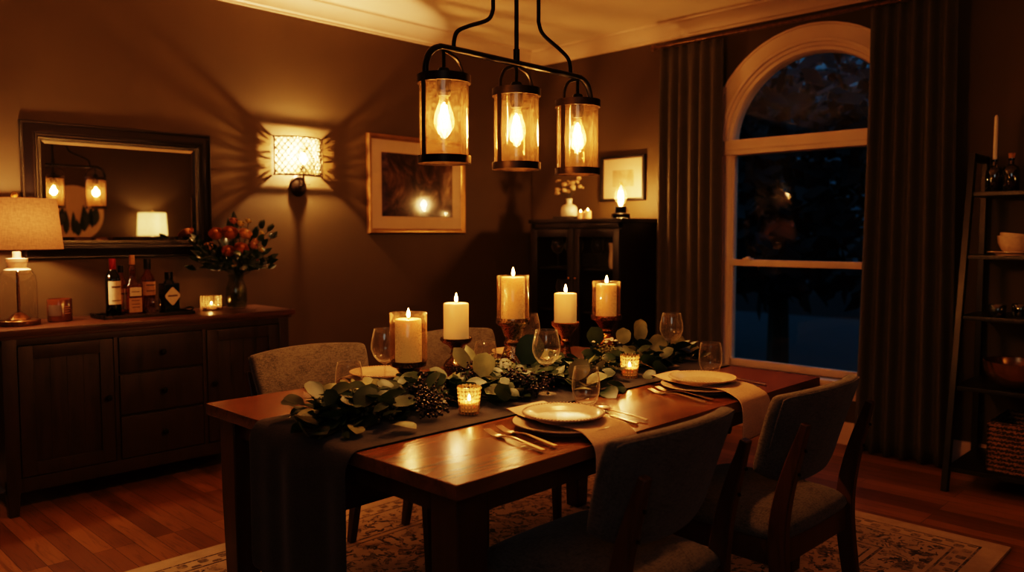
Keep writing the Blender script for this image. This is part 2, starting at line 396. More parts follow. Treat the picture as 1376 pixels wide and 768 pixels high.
def tube(bm, pts, r, seg=8, caps=True):
    P = [Vector(p) for p in pts]; n = len(P)
    R = r if hasattr(r, '__len__') else [r]*n
    up = Vector((0, 0, 1)); prev = None; rings = []
    for i in range(n):
        t = (P[min(i+1, n-1)]-P[max(i-1, 0)])
        if t.length < 1e-9: t = Vector((0, 0, 1))
        t.normalize()
        if prev is None:
            a = t.orthogonal().normalized()
        else:
            a = (prev-t*prev.dot(t))
            a = a.normalized() if a.length > 1e-6 else t.orthogonal().normalized()
        prev = a; b = t.cross(a)
        rings.append([bm.verts.new(P[i]+(a*math.cos(2*PI*k/seg)+b*math.sin(2*PI*k/seg))*R[i]) for k in range(seg)])
    for A, B in zip(rings, rings[1:]):
        for k in range(seg): bm.faces.new((A[k], A[(k+1) % seg], B[(k+1) % seg], B[k]))
    if caps:
        bm.faces.new(rings[0][::-1]); bm.faces.new(rings[-1])
    return bm

def sweep_rect(bm, pts, w, h, side=(1, 0, 0)):
    """rectangular bar along a path; w along `side`, h across it; w,h may be lists"""
    P = [Vector(p) for p in pts]; n = len(P); s0 = Vector(side)
    W = w if hasattr(w, '__len__') else [w]*n; Hh = h if hasattr(h, '__len__') else [h]*n
    rings = []
    for i in range(n):
        t = (P[min(i+1, n-1)]-P[max(i-1, 0)]).normalized()
        s = (s0-t*s0.dot(t)).normalized(); u = t.cross(s)
        rings.append([bm.verts.new(P[i]+s*W[i]/2*a+u*Hh[i]/2*b) for a, b in ((-1, -1), (1, -1), (1, 1), (-1, 1))])
    for A, B in zip(rings, rings[1:]):
        for k in range(4): bm.faces.new((A[k], A[(k+1) % 4], B[(k+1) % 4], B[k]))
    bm.faces.new(rings[0][::-1]); bm.faces.new(rings[-1]); return bm

def sphere(bm, c, r, u=12, v=8, sc=(1, 1, 1)):
    t = bmesh.new(); bmesh.ops.create_uvsphere(t, u_segments=u, v_segments=v, radius=r)
    for w in t.verts: w.co = Vector((c[0]+w.co.x*sc[0], c[1]+w.co.y*sc[1], c[2]+w.co.z*sc[2]))
    merge(bm, t); return bm

def obj(name, bm, mat, parent=None, smooth=None, loc=None, rot=None, sub=0, bevel=0):
    bmesh.ops.recalc_face_normals(bm, faces=bm.faces[:])
    me = bpy.data.meshes.new(name); bm.to_mesh(me); bm.free()
    o = bpy.data.objects.new(name, me); COL.objects.link(o)
    for mm in (mat if isinstance(mat, (list, tuple)) else [mat]): me.materials.append(mm)
    if parent is not None: o.parent = parent
    if loc is not None: o.location = loc
    if rot is not None: o.rotation_euler = rot
    if bevel:
        b = o.modifiers.new('bevel', 'BEVEL'); b.width = bevel; b.segments = 2; b.limit_method = 'ANGLE'; b.angle_limit = math.radians(40)
    if sub:
        s = o.modifiers.new('sub', 'SUBSURF'); s.levels = sub; s.render_levels = sub
    if smooth is not False:
        if smooth is None: smooth = 40
        for p in me.polygons: p.use_smooth = True
        try: me.set_sharp_from_angle(angle=math.radians(smooth))
        except Exception: pass
    return o

def tag(o, label, cat, group=None):
    o['label'] = label; o['category'] = cat
    if group: o['group'] = group
    return o
def thing(name, label, cat, loc=(0, 0, 0), rz=0, group=None):
    o = bpy.data.objects.new(name, None); COL.objects.link(o); o.empty_display_size = .05
    o.location = loc; o.rotation_euler = (0, 0, rz)
    return tag(o, label, cat, group)
def struct(o): o['kind'] = 'structure'; return o
def copy_thing(root, loc, rz, label):
    r = root.copy(); COL.objects.link(r); r.location = loc; r.rotation_euler = (0, 0, rz); r['label'] = label
    def kids(a, b):
        for ch in list(a.children):
            c = ch.copy(); COL.objects.link(c); c.parent = b; kids(ch, c)
    kids(root, r); return r
def light(name, loc, power, col, size=.02, parent=None):
    l = bpy.data.lights.new(name, 'POINT'); l.energy = power; l.color = col; l.shadow_soft_size = size
    o = bpy.data.objects.new(name, l); COL.objects.link(o); o.location = loc
    if parent is not None: o.parent = parent
    return o
WARM = (1, .555, .25); WARM2 = (1, .53, .20)
PW = dict(pend=13, sconce=120, lamp=10, candle=1.3, votive=.35, edison=5.5, mlamp=2.6)

# ------------------------------------------------------------------ room shell
XB, YA, XL, YN, ZC = 4.95, 4.62, -1.5, -1.3, 2.80
bm = nb(); box(bm, XL-.1, XB+.1, YN-.1, YA+.1, -.1, 0); struct(obj('floor', bm, M['floor'], smooth=False))
bm = nb(); box(bm, XL-.1, XB+.1, YN-.1, YA+.1, ZC, ZC+.1); struct(obj('ceiling', bm, M['ceiling'], smooth=False))
bm = nb(); box(bm, XL-.1, XB+.15, YA, YA+.12, 0, ZC); struct(obj('wall_left', bm, M['wall'], smooth=False))
bm = nb(); box(bm, XL-.1, XB+.15, YN-.12, YN, 0, ZC); struct(obj('wall_back', bm, M['wall'], smooth=False))
bm = nb(); box(bm, XL-.12, XL, YN, YA, 0, ZC); struct(obj('wall_near', bm, M['wall'], smooth=False))
# wall with the arched opening
WC, WR, WS, WB = 2.215, .62, 1.90, .40      # centre y, opening radius, spring line, bottom
NA = 28
def arc(r, n=NA, a0=0, a1=PI): return [(WC+r*math.cos(a0+(a1-a0)*k/n), WS+r*math.sin(a0+(a1-a0)*k/n)) for k in range(n+1)]
bm = nb()
def quad(pts): bm.faces.new([bm.verts.new((XB, y, z)) for y, z in pts])
quad([(YN, 0), (WC-WR, 0), (WC-WR, ZC), (YN, ZC)]); quad([(WC+WR, 0), (YA, 0), (YA, ZC), (WC+WR, ZC)])
quad([(WC-WR, 0), (WC+WR, 0), (WC+WR, WB), (WC-WR, WB)])
A = arc(WR)
for p, q in zip(A, A[1:]): quad([p, (p[0], ZC), (q[0], ZC), q])
bmesh.ops.remove_doubles(bm, verts=bm.verts[:], dist=1e-4)
r = bmesh.ops.extrude_face_region(bm, geom=bm.faces[:])
for v in r['geom']:
    if isinstance(v, bmesh.types.BMVert): v.co.x += .14
struct(obj('wall_right', bm, M['wall'], smooth=False))

def crown_profile(s=1):   # (out from wall, z)
    return [(0, -.115), (.012, -.115), (.014, -.10), (.024, -.092), (.028, -.075), (.045, -.045), (.075, -.022), (.092, -.016), (.096, -.004), (.11, 0), (0, 0)]
def extrude_profile(bm, prof, a, b, f):
    ra = [bm.verts.new(f(a, *p)) for p in prof]; rb = [bm.verts.new(f(b, *p)) for p in prof]
    n = len(prof)
    for k in range(n): bm.faces.new((ra[k], ra[(k+1) % n], rb[(k+1) % n], rb[k]))
    bm.faces.new(ra[::-1]); bm.faces.new(rb)
for nm, a, b, f in (('trim_1', XL, XB, lambda t, o, z: (t, YA-o, ZC+z)), ('trim_2', YN, YA, lambda t, o, z: (XB-o, t, ZC+z)),
                    ('trim_3', XL, XB, lambda t, o, z: (t, YN+o, ZC+z)), ('trim_4', YN, YA, lambda t, o, z: (XL+o, t, ZC+z))):
    bm = nb(); extrude_profile(bm, crown_profile(), a, b, f); struct(obj(nm, bm, M['trim'], smooth=35))
base_prof = [(0, 0), (.018, 0), (.018, .11), (.012, .125), (.010, .14), (0, .14)]
for nm, a, b, f in (('baseboard_left', XL, XB, lambda t, o, z: (t, YA-o, z)), ('baseboard_right', YN, YA, lambda t, o, z: (XB-o, t, z)),
                    ('baseboard_back', XL, XB, lambda t, o, z: (t, YN+o, z)), ('baseboard_near', YN, YA, lambda t, o, z: (XL+o, t, z))):
    bm = nb(); extrude_profile(bm, base_prof, a, b, f); struct(obj(nm, bm, M['trim'], smooth=35))

# window
win = bpy.data.objects.new('window_1', None); COL.objects.link(win); win.location = (XB, WC, WB); struct(win)
def W(x, y, z): return (x-XB, y-WC, z-WB)
def arch_band(bm, prof, z0):
    """profile of (radius offset, x) swept up one jamb, round the arch and down the other"""
    path = [(WC-1, z0, -1, 0)]
    st = []
    st.append(('s', -1, z0)); 
    rings = []
    for (sgn, z) in ((-1, z0), (-1, WS)):
        rings.append([bm.verts.new(W(x, WC+sgn*ro, z)) for ro, x in prof])
    for k in range(1, NA):
        a = PI-PI*k/NA
        rings.append([bm.verts.new(W(x, WC+ro*math.cos(a), WS+ro*math.sin(a))) for ro, x in prof])
    for (sgn, z) in ((1, WS), (1, z0)):
        rings.append([bm.verts.new(W(x, WC+sgn*ro, z)) for ro, x in prof])
    n = len(prof)
    for A, B in zip(rings, rings[1:]):
        for k in range(n): bm.faces.new((A[k], A[(k+1) % n], B[(k+1) % n], B[k]))
    bm.faces.new(rings[0][::-1]); bm.faces.new(rings[-1])
bm = nb(); arch_band(bm, [(.60, XB+.0), (.60, XB-.022), (.615, XB-.026), (.63, XB-.018), (.70, XB-.018), (.705, XB-.028), (.715, XB-.028), (.715, XB)], WB-.02)
obj('casing', bm, M['window_paint'], win, smooth=30)
bm = nb(); arch_band(bm, [(.545, XB+.04), (.555, XB+.02), (.575, XB+.015), (.58, XB+.0), (.621, XB+.0), (.621, XB+.10), (.545, XB+.10)], WB)
obj('jamb', bm, M['window_paint'], win, smooth=30)
bm = nb(); box(bm, *[v for ab in ((XB-.03-XB, .10), (-.60, .60), (1.835-WB, 1.935-WB)) for v in ab], bev=.006)
box(bm, -.038, 0, -.56, .56, 1.865-WB, 1.885-WB, bev=.004); obj('transom', bm, M['window_paint'], win)
bm = nb(); box(bm, .02, .065, -.56, .56, 1.088-WB, 1.132-WB, bev=.004)
obj('meeting_rail', bm, M['window_paint'], win)
for s in (-1, 1):
    bm = nb(); box(bm, .0, .05, s*.42-.03, s*.42+.03, 1.130-WB, 1.142-WB, bev=.003); box(bm, .01, .04, s*.42-.012, s*.42+.012, 1.140-WB, 1.152-WB, bev=.004)
    obj('sash_lock', bm, M['window_paint'], win)
    bm = nb(); box(bm, .03, .07, s*.553-.018, s*.553+.018, .0, 1.86-WB, bev=.003); obj('sash_stile', bm, M['window_paint'], win)
bm = nb(); box(bm, .03, .07, -.55, .55, 0, .05, bev=.004); obj('bottom_rail', bm, M['window_paint'], win)
bm = nb(); box(bm, -.085, .06, -.76, .76, -.035, 0, bev=.008); box(bm, -.02, 0, -.72, .72, -.12, -.035, bev=.004); obj('sill', bm, M['window_paint'], win)
def pane(y0, y1, z0, z1, x):
    bm = nb(); bm.faces.new([bm.verts.new(W(x, WC+y, z)) for y, z in ((y0, z0), (y1, z0), (y1, z1), (y0, z1))]); return bm
obj('lower_pane', pane(-.54, .54, WB+.03, 1.10, XB+.05), M['pane'], win, smooth=False)
obj('middle_pane', pane(-.54, .54, 1.11, 1.86, XB+.05), M['pane'], win, smooth=False)
bm = nb(); bm.faces.new([bm.verts.new(W(XB+.05, WC+.55*math.cos(PI*k/NA), WS+.55*math.sin(PI*k/NA))) for k in range(NA+1)])
obj('arched_pane', bm, M['pane'], win, smooth=False)

# ------------------------------------------------------------------ outdoors, seen through the glass
bm = nb(); box(bm, 5.3, 22, -10, 14, -1.1, -1.0); g = obj('ground', bm, M['soil'], smooth=False); struct(g)
M['night_leaf'] = leafmat('night_foliage', (.004, .007, .007), (.002, .004, .004), .1)
def tree(name, label, x, y, h, r, n, seed):
    t = thing(name, label, 'tree', (x, y, -1.0), 0, 'trees outside the window')
    R = random.Random(seed)
    bm = nb(); tube(bm, smooth_path([(0, 0, 0), (.08, .05, h*.4), (-.05, .1, h*.75), (0, 0, h)], 4), [.16-.12*k/12 for k in range(13)], 8); obj('trunk', bm, M['stem_dark'], t)
    bm = nb()
    for i in range(9):
        a = R.uniform(0, 2*PI); z = h*R.uniform(.35, .9)
        tube(bm, [(0, 0, z), (r*.4*math.cos(a), r*.4*math.sin(a), z+.25), (r*.85*math.cos(a), r*.85*math.sin(a), z+.35)], [.05, .03, .01], 5)
    obj('branch', bm, M['stem_dark'], t)
    bm = nb()
    for i in range(n):
        a = R.uniform(0, 2*PI); q = r*math.sqrt(R.random()); z = h*R.uniform(.38, 1.1)
        c = Vector((q*math.cos(a), q*math.sin(a), z)); d = Vector((R.uniform(-1, 1), R.uniform(-1, 1), R.uniform(-1, .3))).normalized(); s = d.orthogonal().normalized(); l = R.uniform(.2, .42)
        bm.faces.new([bm.verts.new(c), bm.verts.new(c+d*l*.5+s*l*.28), bm.verts.new(c+d*l), bm.verts.new(c+d*l*.5-s*l*.28)])
    obj('foliage', bm, M['night_leaf'], t, smooth=False); return t
tree('tree', 'dark leafy tree filling the middle of the arched window', 9.5, 4.6, 4.3, 1.5, 2600, 1)
tree('tree', 'dark leafy tree at the curtain side of the arched window', 8.6, 1.9, 4.0, 1.1, 1600, 2)
tree('tree', 'shadowy tree far behind the lower window panes', 14.0, 8.6, 5.0, 2.1, 2600, 3)

w = bpy.data.worlds.new('night_sky'); S.world = w; w.use_nodes = True
nt = w.node_tree; nt.nodes.clear()
bg = nt.nodes.new('ShaderNodeBackground'); wo = nt.nodes.new('ShaderNodeOutputWorld')
tc = nt.nodes.new('ShaderNodeTexCoord'); sp = nt.nodes.new('ShaderNodeSeparateXYZ'); nt.links.new(tc.outputs['Generated'], sp.inputs[0])
nz = noise(nt, tc.outputs['Generated'], 7, 4, .6)
c1 = ramp(nt, mathn(nt, 'MULTIPLY_ADD', nz, .35, sp.outputs[2]), [(.10, (.001, .0030, .0055)), (.32, (.004, .017, .031)), (.52, (.03, .13, .24))])
nt.links.new(c1, bg.inputs[0]); bg.inputs[1].default_value = .75
nt.links.new(bg.outputs[0], wo.inputs[0])

# ------------------------------------------------------------------ rug
RX0, RX1, RY0, RY1 = .25, 3.75, .78, 3.15
bm = nb(); box(bm, -(RX1-RX0)/2, (RX1-RX0)/2, -(RY1-RY0)/2, (RY1-RY0)/2, 0, .012, bev=.004)
rug = obj('rug', bm, rug_mat((RX1-RX0)/2, (RY1-RY0)/2), loc=((RX0+RX1)/2, (RY0+RY1)/2, 0))
tag(rug, 'faded cream and charcoal patterned rug under the dining table', 'rug')
ZR = .012

# ------------------------------------------------------------------ dining table
TX0, TX1, TY0, TY1, TZ = 1.125, 2.975, 1.268, 2.478, .76
tb = thing('dining_table', 'long dark reddish wooden dining table standing on the rug', 'table', ((TX0+TX1)/2, (TY0+TY1)/2, ZR))
hx, hy = (TX1-TX0)/2, (TY1-TY0)/2
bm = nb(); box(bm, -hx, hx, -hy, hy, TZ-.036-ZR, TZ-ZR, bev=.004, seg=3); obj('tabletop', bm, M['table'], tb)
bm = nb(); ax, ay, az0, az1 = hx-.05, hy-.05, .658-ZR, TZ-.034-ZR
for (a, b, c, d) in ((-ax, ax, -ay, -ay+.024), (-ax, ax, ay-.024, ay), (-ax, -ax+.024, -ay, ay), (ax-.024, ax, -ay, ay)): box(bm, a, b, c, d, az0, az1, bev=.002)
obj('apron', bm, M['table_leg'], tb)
for sx in (-1, 1):
    for sy in (-1, 1):
        bm = nb(); cx, cy = sx*(hx-.078), sy*(hy-.078)
        sweep_rect(bm, [(cx, cy, 0), (cx, cy, .45), (cx, cy, TZ-.034-ZR)], [.070, .092, .095], [.070, .092, .095])
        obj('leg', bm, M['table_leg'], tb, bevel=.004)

# table runner: cloth laid on the top and hanging down the near end
def cloth(name, path, width_dir, widths, shift, mat, wob, thick=.0022, nw=16, seed=1, parent=None):
    R = random.Random(seed); bm = nb(); rows = []
    ph = [R.uniform(0, 6) for _ in range(6)]
    for i, p in enumerate(path):
        P = Vector(p); t = i/(len(path)-1); row = []
        nrm_w = wob[i] if hasattr(wob, '__len__') else wob
        for k in range(nw+1):
            s = k/nw-.5
            q = P+Vector(width_dir)*(s*widths[i]+shift[i])
            d = math.sin(s*9+ph[0])*.6+math.sin(s*17+ph[1]+t*2)*.4+math.sin(s*27+ph[2])*.2
            q = q+Vector(nrm_w)*d
            row.append(bm.verts.new(q))
        rows.append(row)
    for A, B in zip(rows, rows[1:]):
        for k in range(nw): bm.faces.new((A[k], A[k+1], B[k+1], B[k]))
    o = obj(name, bm, mat, parent, smooth=180)
    s = o.modifiers.new('solid', 'SOLIDIFY'); s.thickness = thick; s.offset = 1
    sb = o.modifiers.new('sub', 'SUBSURF'); sb.levels = 1; sb.render_levels = 1
    return o
yc = 1.885; zt = TZ+.002
path = [(TX0-.022+.0, yc, z) for z in (.34, .40, .47, .54, .61, .68, .725)]+[(TX0-.016, yc, .75), (TX0-.006, yc, zt+.0), (TX0+.02, yc, zt+.002)]+[(TX0+.1+k*.15, yc, zt+.0015) for k in range(12)]+[(TX1-.01, yc, zt+.001), (TX1+.008, yc, zt-.004), (TX1+.014, yc, .73), (TX1+.016, yc, .60), (TX1+.016, yc, .46)]
n = len(path)
wob = [((-.010, 0, .012) if p[2] < .42 else (-.012, 0, 0)) if p[2] < .7 and p[0] < 2 else ((.0, 0, .0006) if p[0] < TX1-.05 else (.0, 0, 0)) for p in path]
for i, p in enumerate(path):
    if p[2] < .73: path[i] = (p[0]-.012 if p[0] < 2 else p[0]+.004, p[1], p[2])
run = cloth('table_runner', path, (0, -1, 0), [.488]*n, [0]*n, M['runner'], wob, seed=4, nw=24)
tag(run, 'charcoal linen runner along the table, hanging down over its near end', 'table runner')

# ------------------------------------------------------------------ plates, napkins, cutlery
def plate_profile(r, h, rim):
    return [(0, .004), (r*.55, .004), (r*.60, .0), (r*.66, .0), (r*.68, .005), (r*.72, h*.55), (r*.97, h), (r, h+.001), (r*.998, h+.004), (r*.97, h+.004), (r*.73, h*.55+.005), (r*.66, .010), (r*.60, .0085), (0, .008)]
def plate(name, label, x, y, z, r, h, group):
    bm = nb(); lathe(bm, plate_profile(r, h, 0), 48)
    # beaded rim
    nbd = int(2*PI*r/.010)
    for k in range(nbd):
        a = 2*PI*k/nbd; sphere(bm, (r*.975*math.cos(a), r*.975*math.sin(a), h+.0035), .0035, 6, 4)
    return tag(obj(name, bm, M['cream'], smooth=60, loc=(x, y, z)), label, 'plate', group)
def charger(name, label, x, y, z, r, h):
    bm = nb(); lathe(bm, plate_profile(r, h, 0), 48)
    return tag(obj(name, bm, M['cream'], smooth=60, loc=(x, y, z)), label, 'plate', 'larger plates under the napkins')
zt = TZ+.0005
places = [(1.672, 1.435, 1, 'at the near place facing the window', 'nearest place setting'), (2.428, 1.450, 1, 'at the place nearest the window', 'place setting by the window'),
          (1.715, 2.335, -1, 'on the far side behind the first candle', 'far place setting behind the near candle'), (2.43, 2.335, -1, 'on the far side behind the tallest candle', 'far place setting behind the tallest candle')]
for i, (x, y, s, where, nm) in enumerate(places):
    charger('dinner_plate', 'large cream plate, bottom one of the '+nm, x, y, zt, .142, .020)
    plate('salad_plate', 'small cream beaded plate on the napkin of the '+nm, x, y, zt+.0265, .116, .018, 'small plates on the napkins')
    # napkin laid between the plates and hanging over the table edge
    e = TY0 if s > 0 else TY1
    if s > 0: ys = [y+.175, y+.178, y+.165, y+.14, y+.10, y+.05, y, y-.05, y-.10, y-.135]
    else: ys = [y-.175, y-.178, y-.165, y-.14, y-.10, y-.05, y, y+.05, y+.08, y+.10]
    zs = [.790, .7955, .798, .7905, .786, .785, .785, .786, .789, .786]
    pth = [(x, a, b) for a, b in zip(ys, zs)]
    if s > 0: pth += [(x, e+.012, .7725), (x, e-.008, .764), (x, e-.020, .745), (x, e-.024, .71), (x, e-.026, .67), (x, e-.028, .635)]
    else: pth += [(x, y+.13, .772), (x, e+.004, .766), (x, e+.018, .745), (x, e+.021, .71), (x, e+.023, .67), (x, e+.024, .64)]
    n = len(pth)
    o = cloth('napkin', pth, (1, 0, 0) if s > 0 else (-1, 0, 0), [.155+.05*k/n for k in range(n)], [.03-.035*k/n for k in range(n)], M['napkin'], [(0, .004 if p[2] < .73 else 0, .0006) for p in pth], thick=.0025, nw=12, seed=20+i)
    tag(o, 'beige linen napkin draped between the plates of the '+nm, 'napkin', 'napkins under the small plates')

def fork_bm():
    bm = nb(); z = .006
    pts = [(0, -.125, z+.001), (0, -.06, z+.004), (0, .0, z+.007), (0, .035, z+.003), (0, .05, z+.001)]
    sweep_rect(bm, smooth_path(pts, 4), [.011, .0125, .0125, .012, .011, .010, .009, .008, .007, .006, .005, .0045, .0048, .006, .009, .016, .020], .003)
    sweep_rect(bm, smooth_path([(0, .045, z+.001), (0, .06, z-.002), (0, .072, z-.001)], 3), .021, .0025)
    for k in range(4):
        x = (k-1.5)*.0058; tube(bm, smooth_path([(x, .068, z-.002), (x, .09, z-.0015), (x, .122, z+.006)], 3), [.0016]*6+[.0008], 6)
    return bm
def knife_bm():
    bm = nb(); z = .004
    sweep_rect(bm, [(0, -.11, z), (0, -.05, z+.001), (0, 0, z+.002)], [.013, .011, .009], [.006, .006, .005])
    sweep_rect(bm, [(0, 0, z+.002), (.001, .03, z), (.001, .09, z), (-.004, .118, z)], [.013, .019, .019, .004], .002)
    return bm
def spoon_bm():
    bm = nb(); z = .006
    sweep_rect(bm, smooth_path([(0, -.115, z), (0, -.03, z+.003), (0, .05, z+.002)], 4), [.012, .011, .010, .009, .008, .0065, .0055, .005, .005], .003)
    t = bmesh.new(); bmesh.ops.create_uvsphere(t, u_segments=20, v_segments=10, radius=1)
    bmesh.ops.delete(t, geom=[v for v in t.verts if v.co.z > .15], context='VERTS')
    for v in t.verts: v.co = Vector((v.co.x*.020*(1-.12*v.co.y), .078+v.co.y*.032, z+.006+v.co.z*.008))
    bmesh.ops.solidify(t, geom=t.faces[:], thickness=.0012); merge(bm, t)
    return bm
cut_src = {}
def cutlery(kind, x, y, rz, label, group, z=zt):
    if kind not in cut_src:
        o = obj(kind, {'fork': fork_bm, 'knife': knife_bm, 'spoon': spoon_bm}[kind](), M['steel'], smooth=50, sub=0)
        cut_src[kind] = o
    else:
        o = cut_src[kind].copy(); COL.objects.link(o)
    o.location = (x, y, z); o.rotation_euler = (0, 0, rz)
    return tag(o, label, kind, group)
for i, (x, y, s, where, nm) in enumerate(places):
    rz = 0 if s > 0 else PI
    d = -.17 if i == 0 else (-.135 if i == 1 else -.17)
    yy = y-.005 if s > 0 else y+.01
    tilt = -.16 if s > 0 else 0
    cutlery('fork', x+s*(d-.035), yy, rz+tilt, 'outer steel fork of the pair beside the '+nm, 'forks beside the plates')
    cutlery('fork', x+s*(d+.015), yy+.004, rz+tilt, 'inner steel fork of the pair beside the '+nm, 'forks beside the plates')
    cutlery('knife', x+s*.195, yy-.01, rz+tilt, 'steel knife next to the napkin of the '+nm, 'knives beside the plates')
    cutlery('spoon', x+s*.245, yy-.005, rz+tilt, 'steel spoon next to the knife of the '+nm, 'spoons beside the plates')

# ------------------------------------------------------------------ glasses
def wine_glass_bm():
    bm = nb()
    p = [(0, .0035), (.012, .0035), (.030, .0015), (.036, .0006), (.0365, .0015), (.030, .0032), (.012, .006), (.0055, .012), (.0038, .03), (.0035, .07), (.0042, .094), (.008, .099),
         (.024, .107), (.038, .124), (.0465, .146), (.0475, .160), (.045, .180), (.040, .202), (.0365, .218), (.0358, .2185), (.0352, .218),
         (.0387, .202), (.0437, .180), (.046, .160), (.045, .147), (.0365, .126), (.022, .1095), (0, .104)]
    return lathe(bm, p, 40)
def tumbler_bm():
    bm = nb()
    p = [(0, .002), (.024, 0), (.029, .001), (.036, .012), (.043, .034), (.0455, .055), (.0445, .080), (.0405, .105), (.038, .118), (.0373, .1185), (.0367, .118), (.039, .105), (.043, .08), (.044, .055), (.0415, .035), (.034, .014), (.026, .007), (0, .006)]
    return lathe(bm, p, 40)
wg = obj('wine_glass', wine_glass_bm(), M['stemware'], smooth=70)
tm = obj('tumbler', tumbler_bm(), M['stemware'], smooth=70)
tag(wg, '', 'wine glass', 'wine glasses on the table'); tag(tm, '', 'glass', 'stemless glasses on the table')
for k, (x, y, lb) in enumerate([(1.983, 1.779, 'clear wine glass behind the nearest place setting'), (2.77, 1.80, 'clear wine glass near the window end of the table'),
                                (1.640, 2.215, 'clear wine glass partly behind the nearest glass-shaded candle'), (2.372, 2.225, 'clear wine glass behind the tallest candle holder')]):
    o = wg if k == 0 else wg.copy()
    if k: COL.objects.link(o)
    o.location = (x, y, zt+(.003 if k < 2 and y < 1.81 and y > 1.65 else 0)); o['label'] = lb
for k, (x, y, lb) in enumerate([(1.974, 1.60, 'clear stemless glass beside the nearest wine glass'), (2.763, 1.615, 'clear stemless glass beyond the plate by the window'),
                                (1.500, 2.225, 'clear stemless glass at the near end behind the garland'), (2.165, 2.265, 'clear stemless glass left of the tallest candle holder')]):
    o = tm if k == 0 else tm.copy()
    if k: COL.objects.link(o)
    o.location = (x, y, zt); o['label'] = lb

# ------------------------------------------------------------------ candles and holders
def flame_bm(h=.034, r=.0062):
    return lathe(nb(), [(0, 0), (r*.55, h*.06), (r*.95, h*.2), (r, h*.32), (r*.82, h*.5), (r*.5, h*.7), (r*.2, h*.88), (0, h)], 12)
def candle(x, y, z, r, h, label, group, power, pool=.004):
    c = thing('pillar_candle', label, 'candle', (x, y, z), 0, group)
    bm = nb(); b = .005
    lathe(bm, [(0, 0), (r-.002, 0), (r, .002), (r, h-b), (r-b*.3, h-b*.3), (r-b, h), (r*.72, h-.001), (r*.6, h-pool), (r*.3, h-pool*1.4), (0, h-pool*1.5)], 36)
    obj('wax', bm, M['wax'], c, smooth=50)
    bm = nb(); tube(bm, [(0, 0, h-.008), (.0005, 0, h+.004), (.002, .001, h+.010)], .0011, 6); obj('wick', bm, M['wick'], c)
    obj('flame', flame_bm(), M['flame'], c, loc=(.001, 0, h+.003))
    light('candle_light', (0, 0, h+.022), power, WARM2, .008, c)
    return c
def holder(x, y, kind, dish_z, dish_r, base_h, mat, label, hur=None):
    t = thing('candle_holder', label, 'candle holder', (x, y, zt), 0, 'candle holders along the table')
    D = dish_z-zt; bm = nb(); R = dish_r
    if kind == 'low':
        p = [(0, 0), (.050, 0), (.053, .004), (.054, .010), (.050, .022), (.038, .038), (.024, .050), (.019, .058), (.022, .068), (.030, .076), (R*.7, D-.022), (R*.97, D-.014), (R, D-.006), (R*.99, D+.004), (R*.95, D+.004), (R*.93, D-.002), (R*.8, D-.005), (0, D-.005)]
    elif kind == 'ball':
        p = [(0, 0), (.040, 0), (.042, .004), (.034, .012), (.028, .022), (.038, .036), (.047, .055), (.046, .072), (.036, .088), (.022, .098), (.019, .106), (.024, .112), (.019, .118), (.018, .128), (.030, D-.024), (R*.85, D-.014), (R, D-.004), (R*.99, D+.004), (R*.94, D+.003), (R*.85, D-.004), (0, D-.004)]
    elif kind == 'flare':
        p = [(0, 0), (.055, 0), (.058, .005), (.056, .03), (.047, .07), (.036, .105), (.030, .122), (.034, .128), (.035, .135), (.028, .142), (.027, .150), (.034, .160), (R*.72, D-.030), (R*.98, D-.020), (R*1.02, D-.008), (R, D+.004), (R*.95, D+.004), (R*.93, D-.004), (0, D-.004)]
    elif kind == 'slim':
        p = [(0, 0), (.044, 0), (.046, .005), (.038, .020), (.028, .05), (.020, .085), (.017, .100), (.021, .106), (.021, .112), (.017, .118), (.020, .128), (R*.8, D-.020), (R*.98, D-.010), (R*1.02, D+.002), (R*.97, D+.004), (R*.90, D-.004), (0, D-.004)]
    else:  # vase foot
        p = [(0, 0), (.038, 0), (.041, .005), (.044, .03), (.050, .062), (.044, .090), (.030, .112), (.026, .122), (.031, .128), (.031, .136), (.026, .142), (.032, .152), (R*.75, D-.022), (R, D-.014), (R*1.02, D-.004), (R*.98, D+.004), (R*.92, D-.003), (0, D-.003)]
    lathe(bm, p, 40); obj('pedestal', bm, mat, t, smooth=50)
    if hur:
        r, h = hur; bm = nb()
        lathe(bm, [(r, 0), (r, h), (r-.001, h+.0012), (r-.0025, h), (r-.0025, .0)], 48)
        obj('glass_shade', bm, M['speckle_glass'], t, smooth=50, loc=(0, 0, D+.004))
    return t
cs = [(1.648, 2.095, 'low', .878, .060, M['dark_mercury'], (.0625, .158), .044, .146, 'low dark bronze candle holder with speckled glass shade at near end', 'cream pillar candle in the speckled glass shade nearest the sideboard'),
      (1.905, 2.145, 'ball', .926, .058, M['dark_mercury'], None, .0455, .132, 'bronze candle holder with a round ball foot and no glass shade', 'cream pillar candle on the ball-footed holder without glass shade'),
      (2.150, 2.098, 'flare', .984, .064, M['mercury'], (.061, .158), .045, .160, 'tallest silvery candle holder with flared foot and glass shade', 'cream pillar candle highest on the table inside its glass shade'),
      (2.456, 2.100, 'slim', .944, .058, M['copper_mercury'], None, .0455, .123, 'slim copper candle holder with open dish and no glass shade', 'cream pillar candle on the slim copper holder without glass shade'),
      (2.700, 2.080, 'vase', .956, .066, M['copper_mercury'], (.060, .142), .0435, .138, 'copper vase-shaped candle holder with glass shade at window end', 'cream pillar candle in the glass shade nearest the window')]
for x, y, kind, dz, dr, mt, hur, r, h, l1, l2 in cs:
    holder(x, y, kind, dz, dr, 0, mt, l1, hur)
    candle(x, y, dz-.003, r, h, l2, 'pillar candles along the table', PW['candle'])

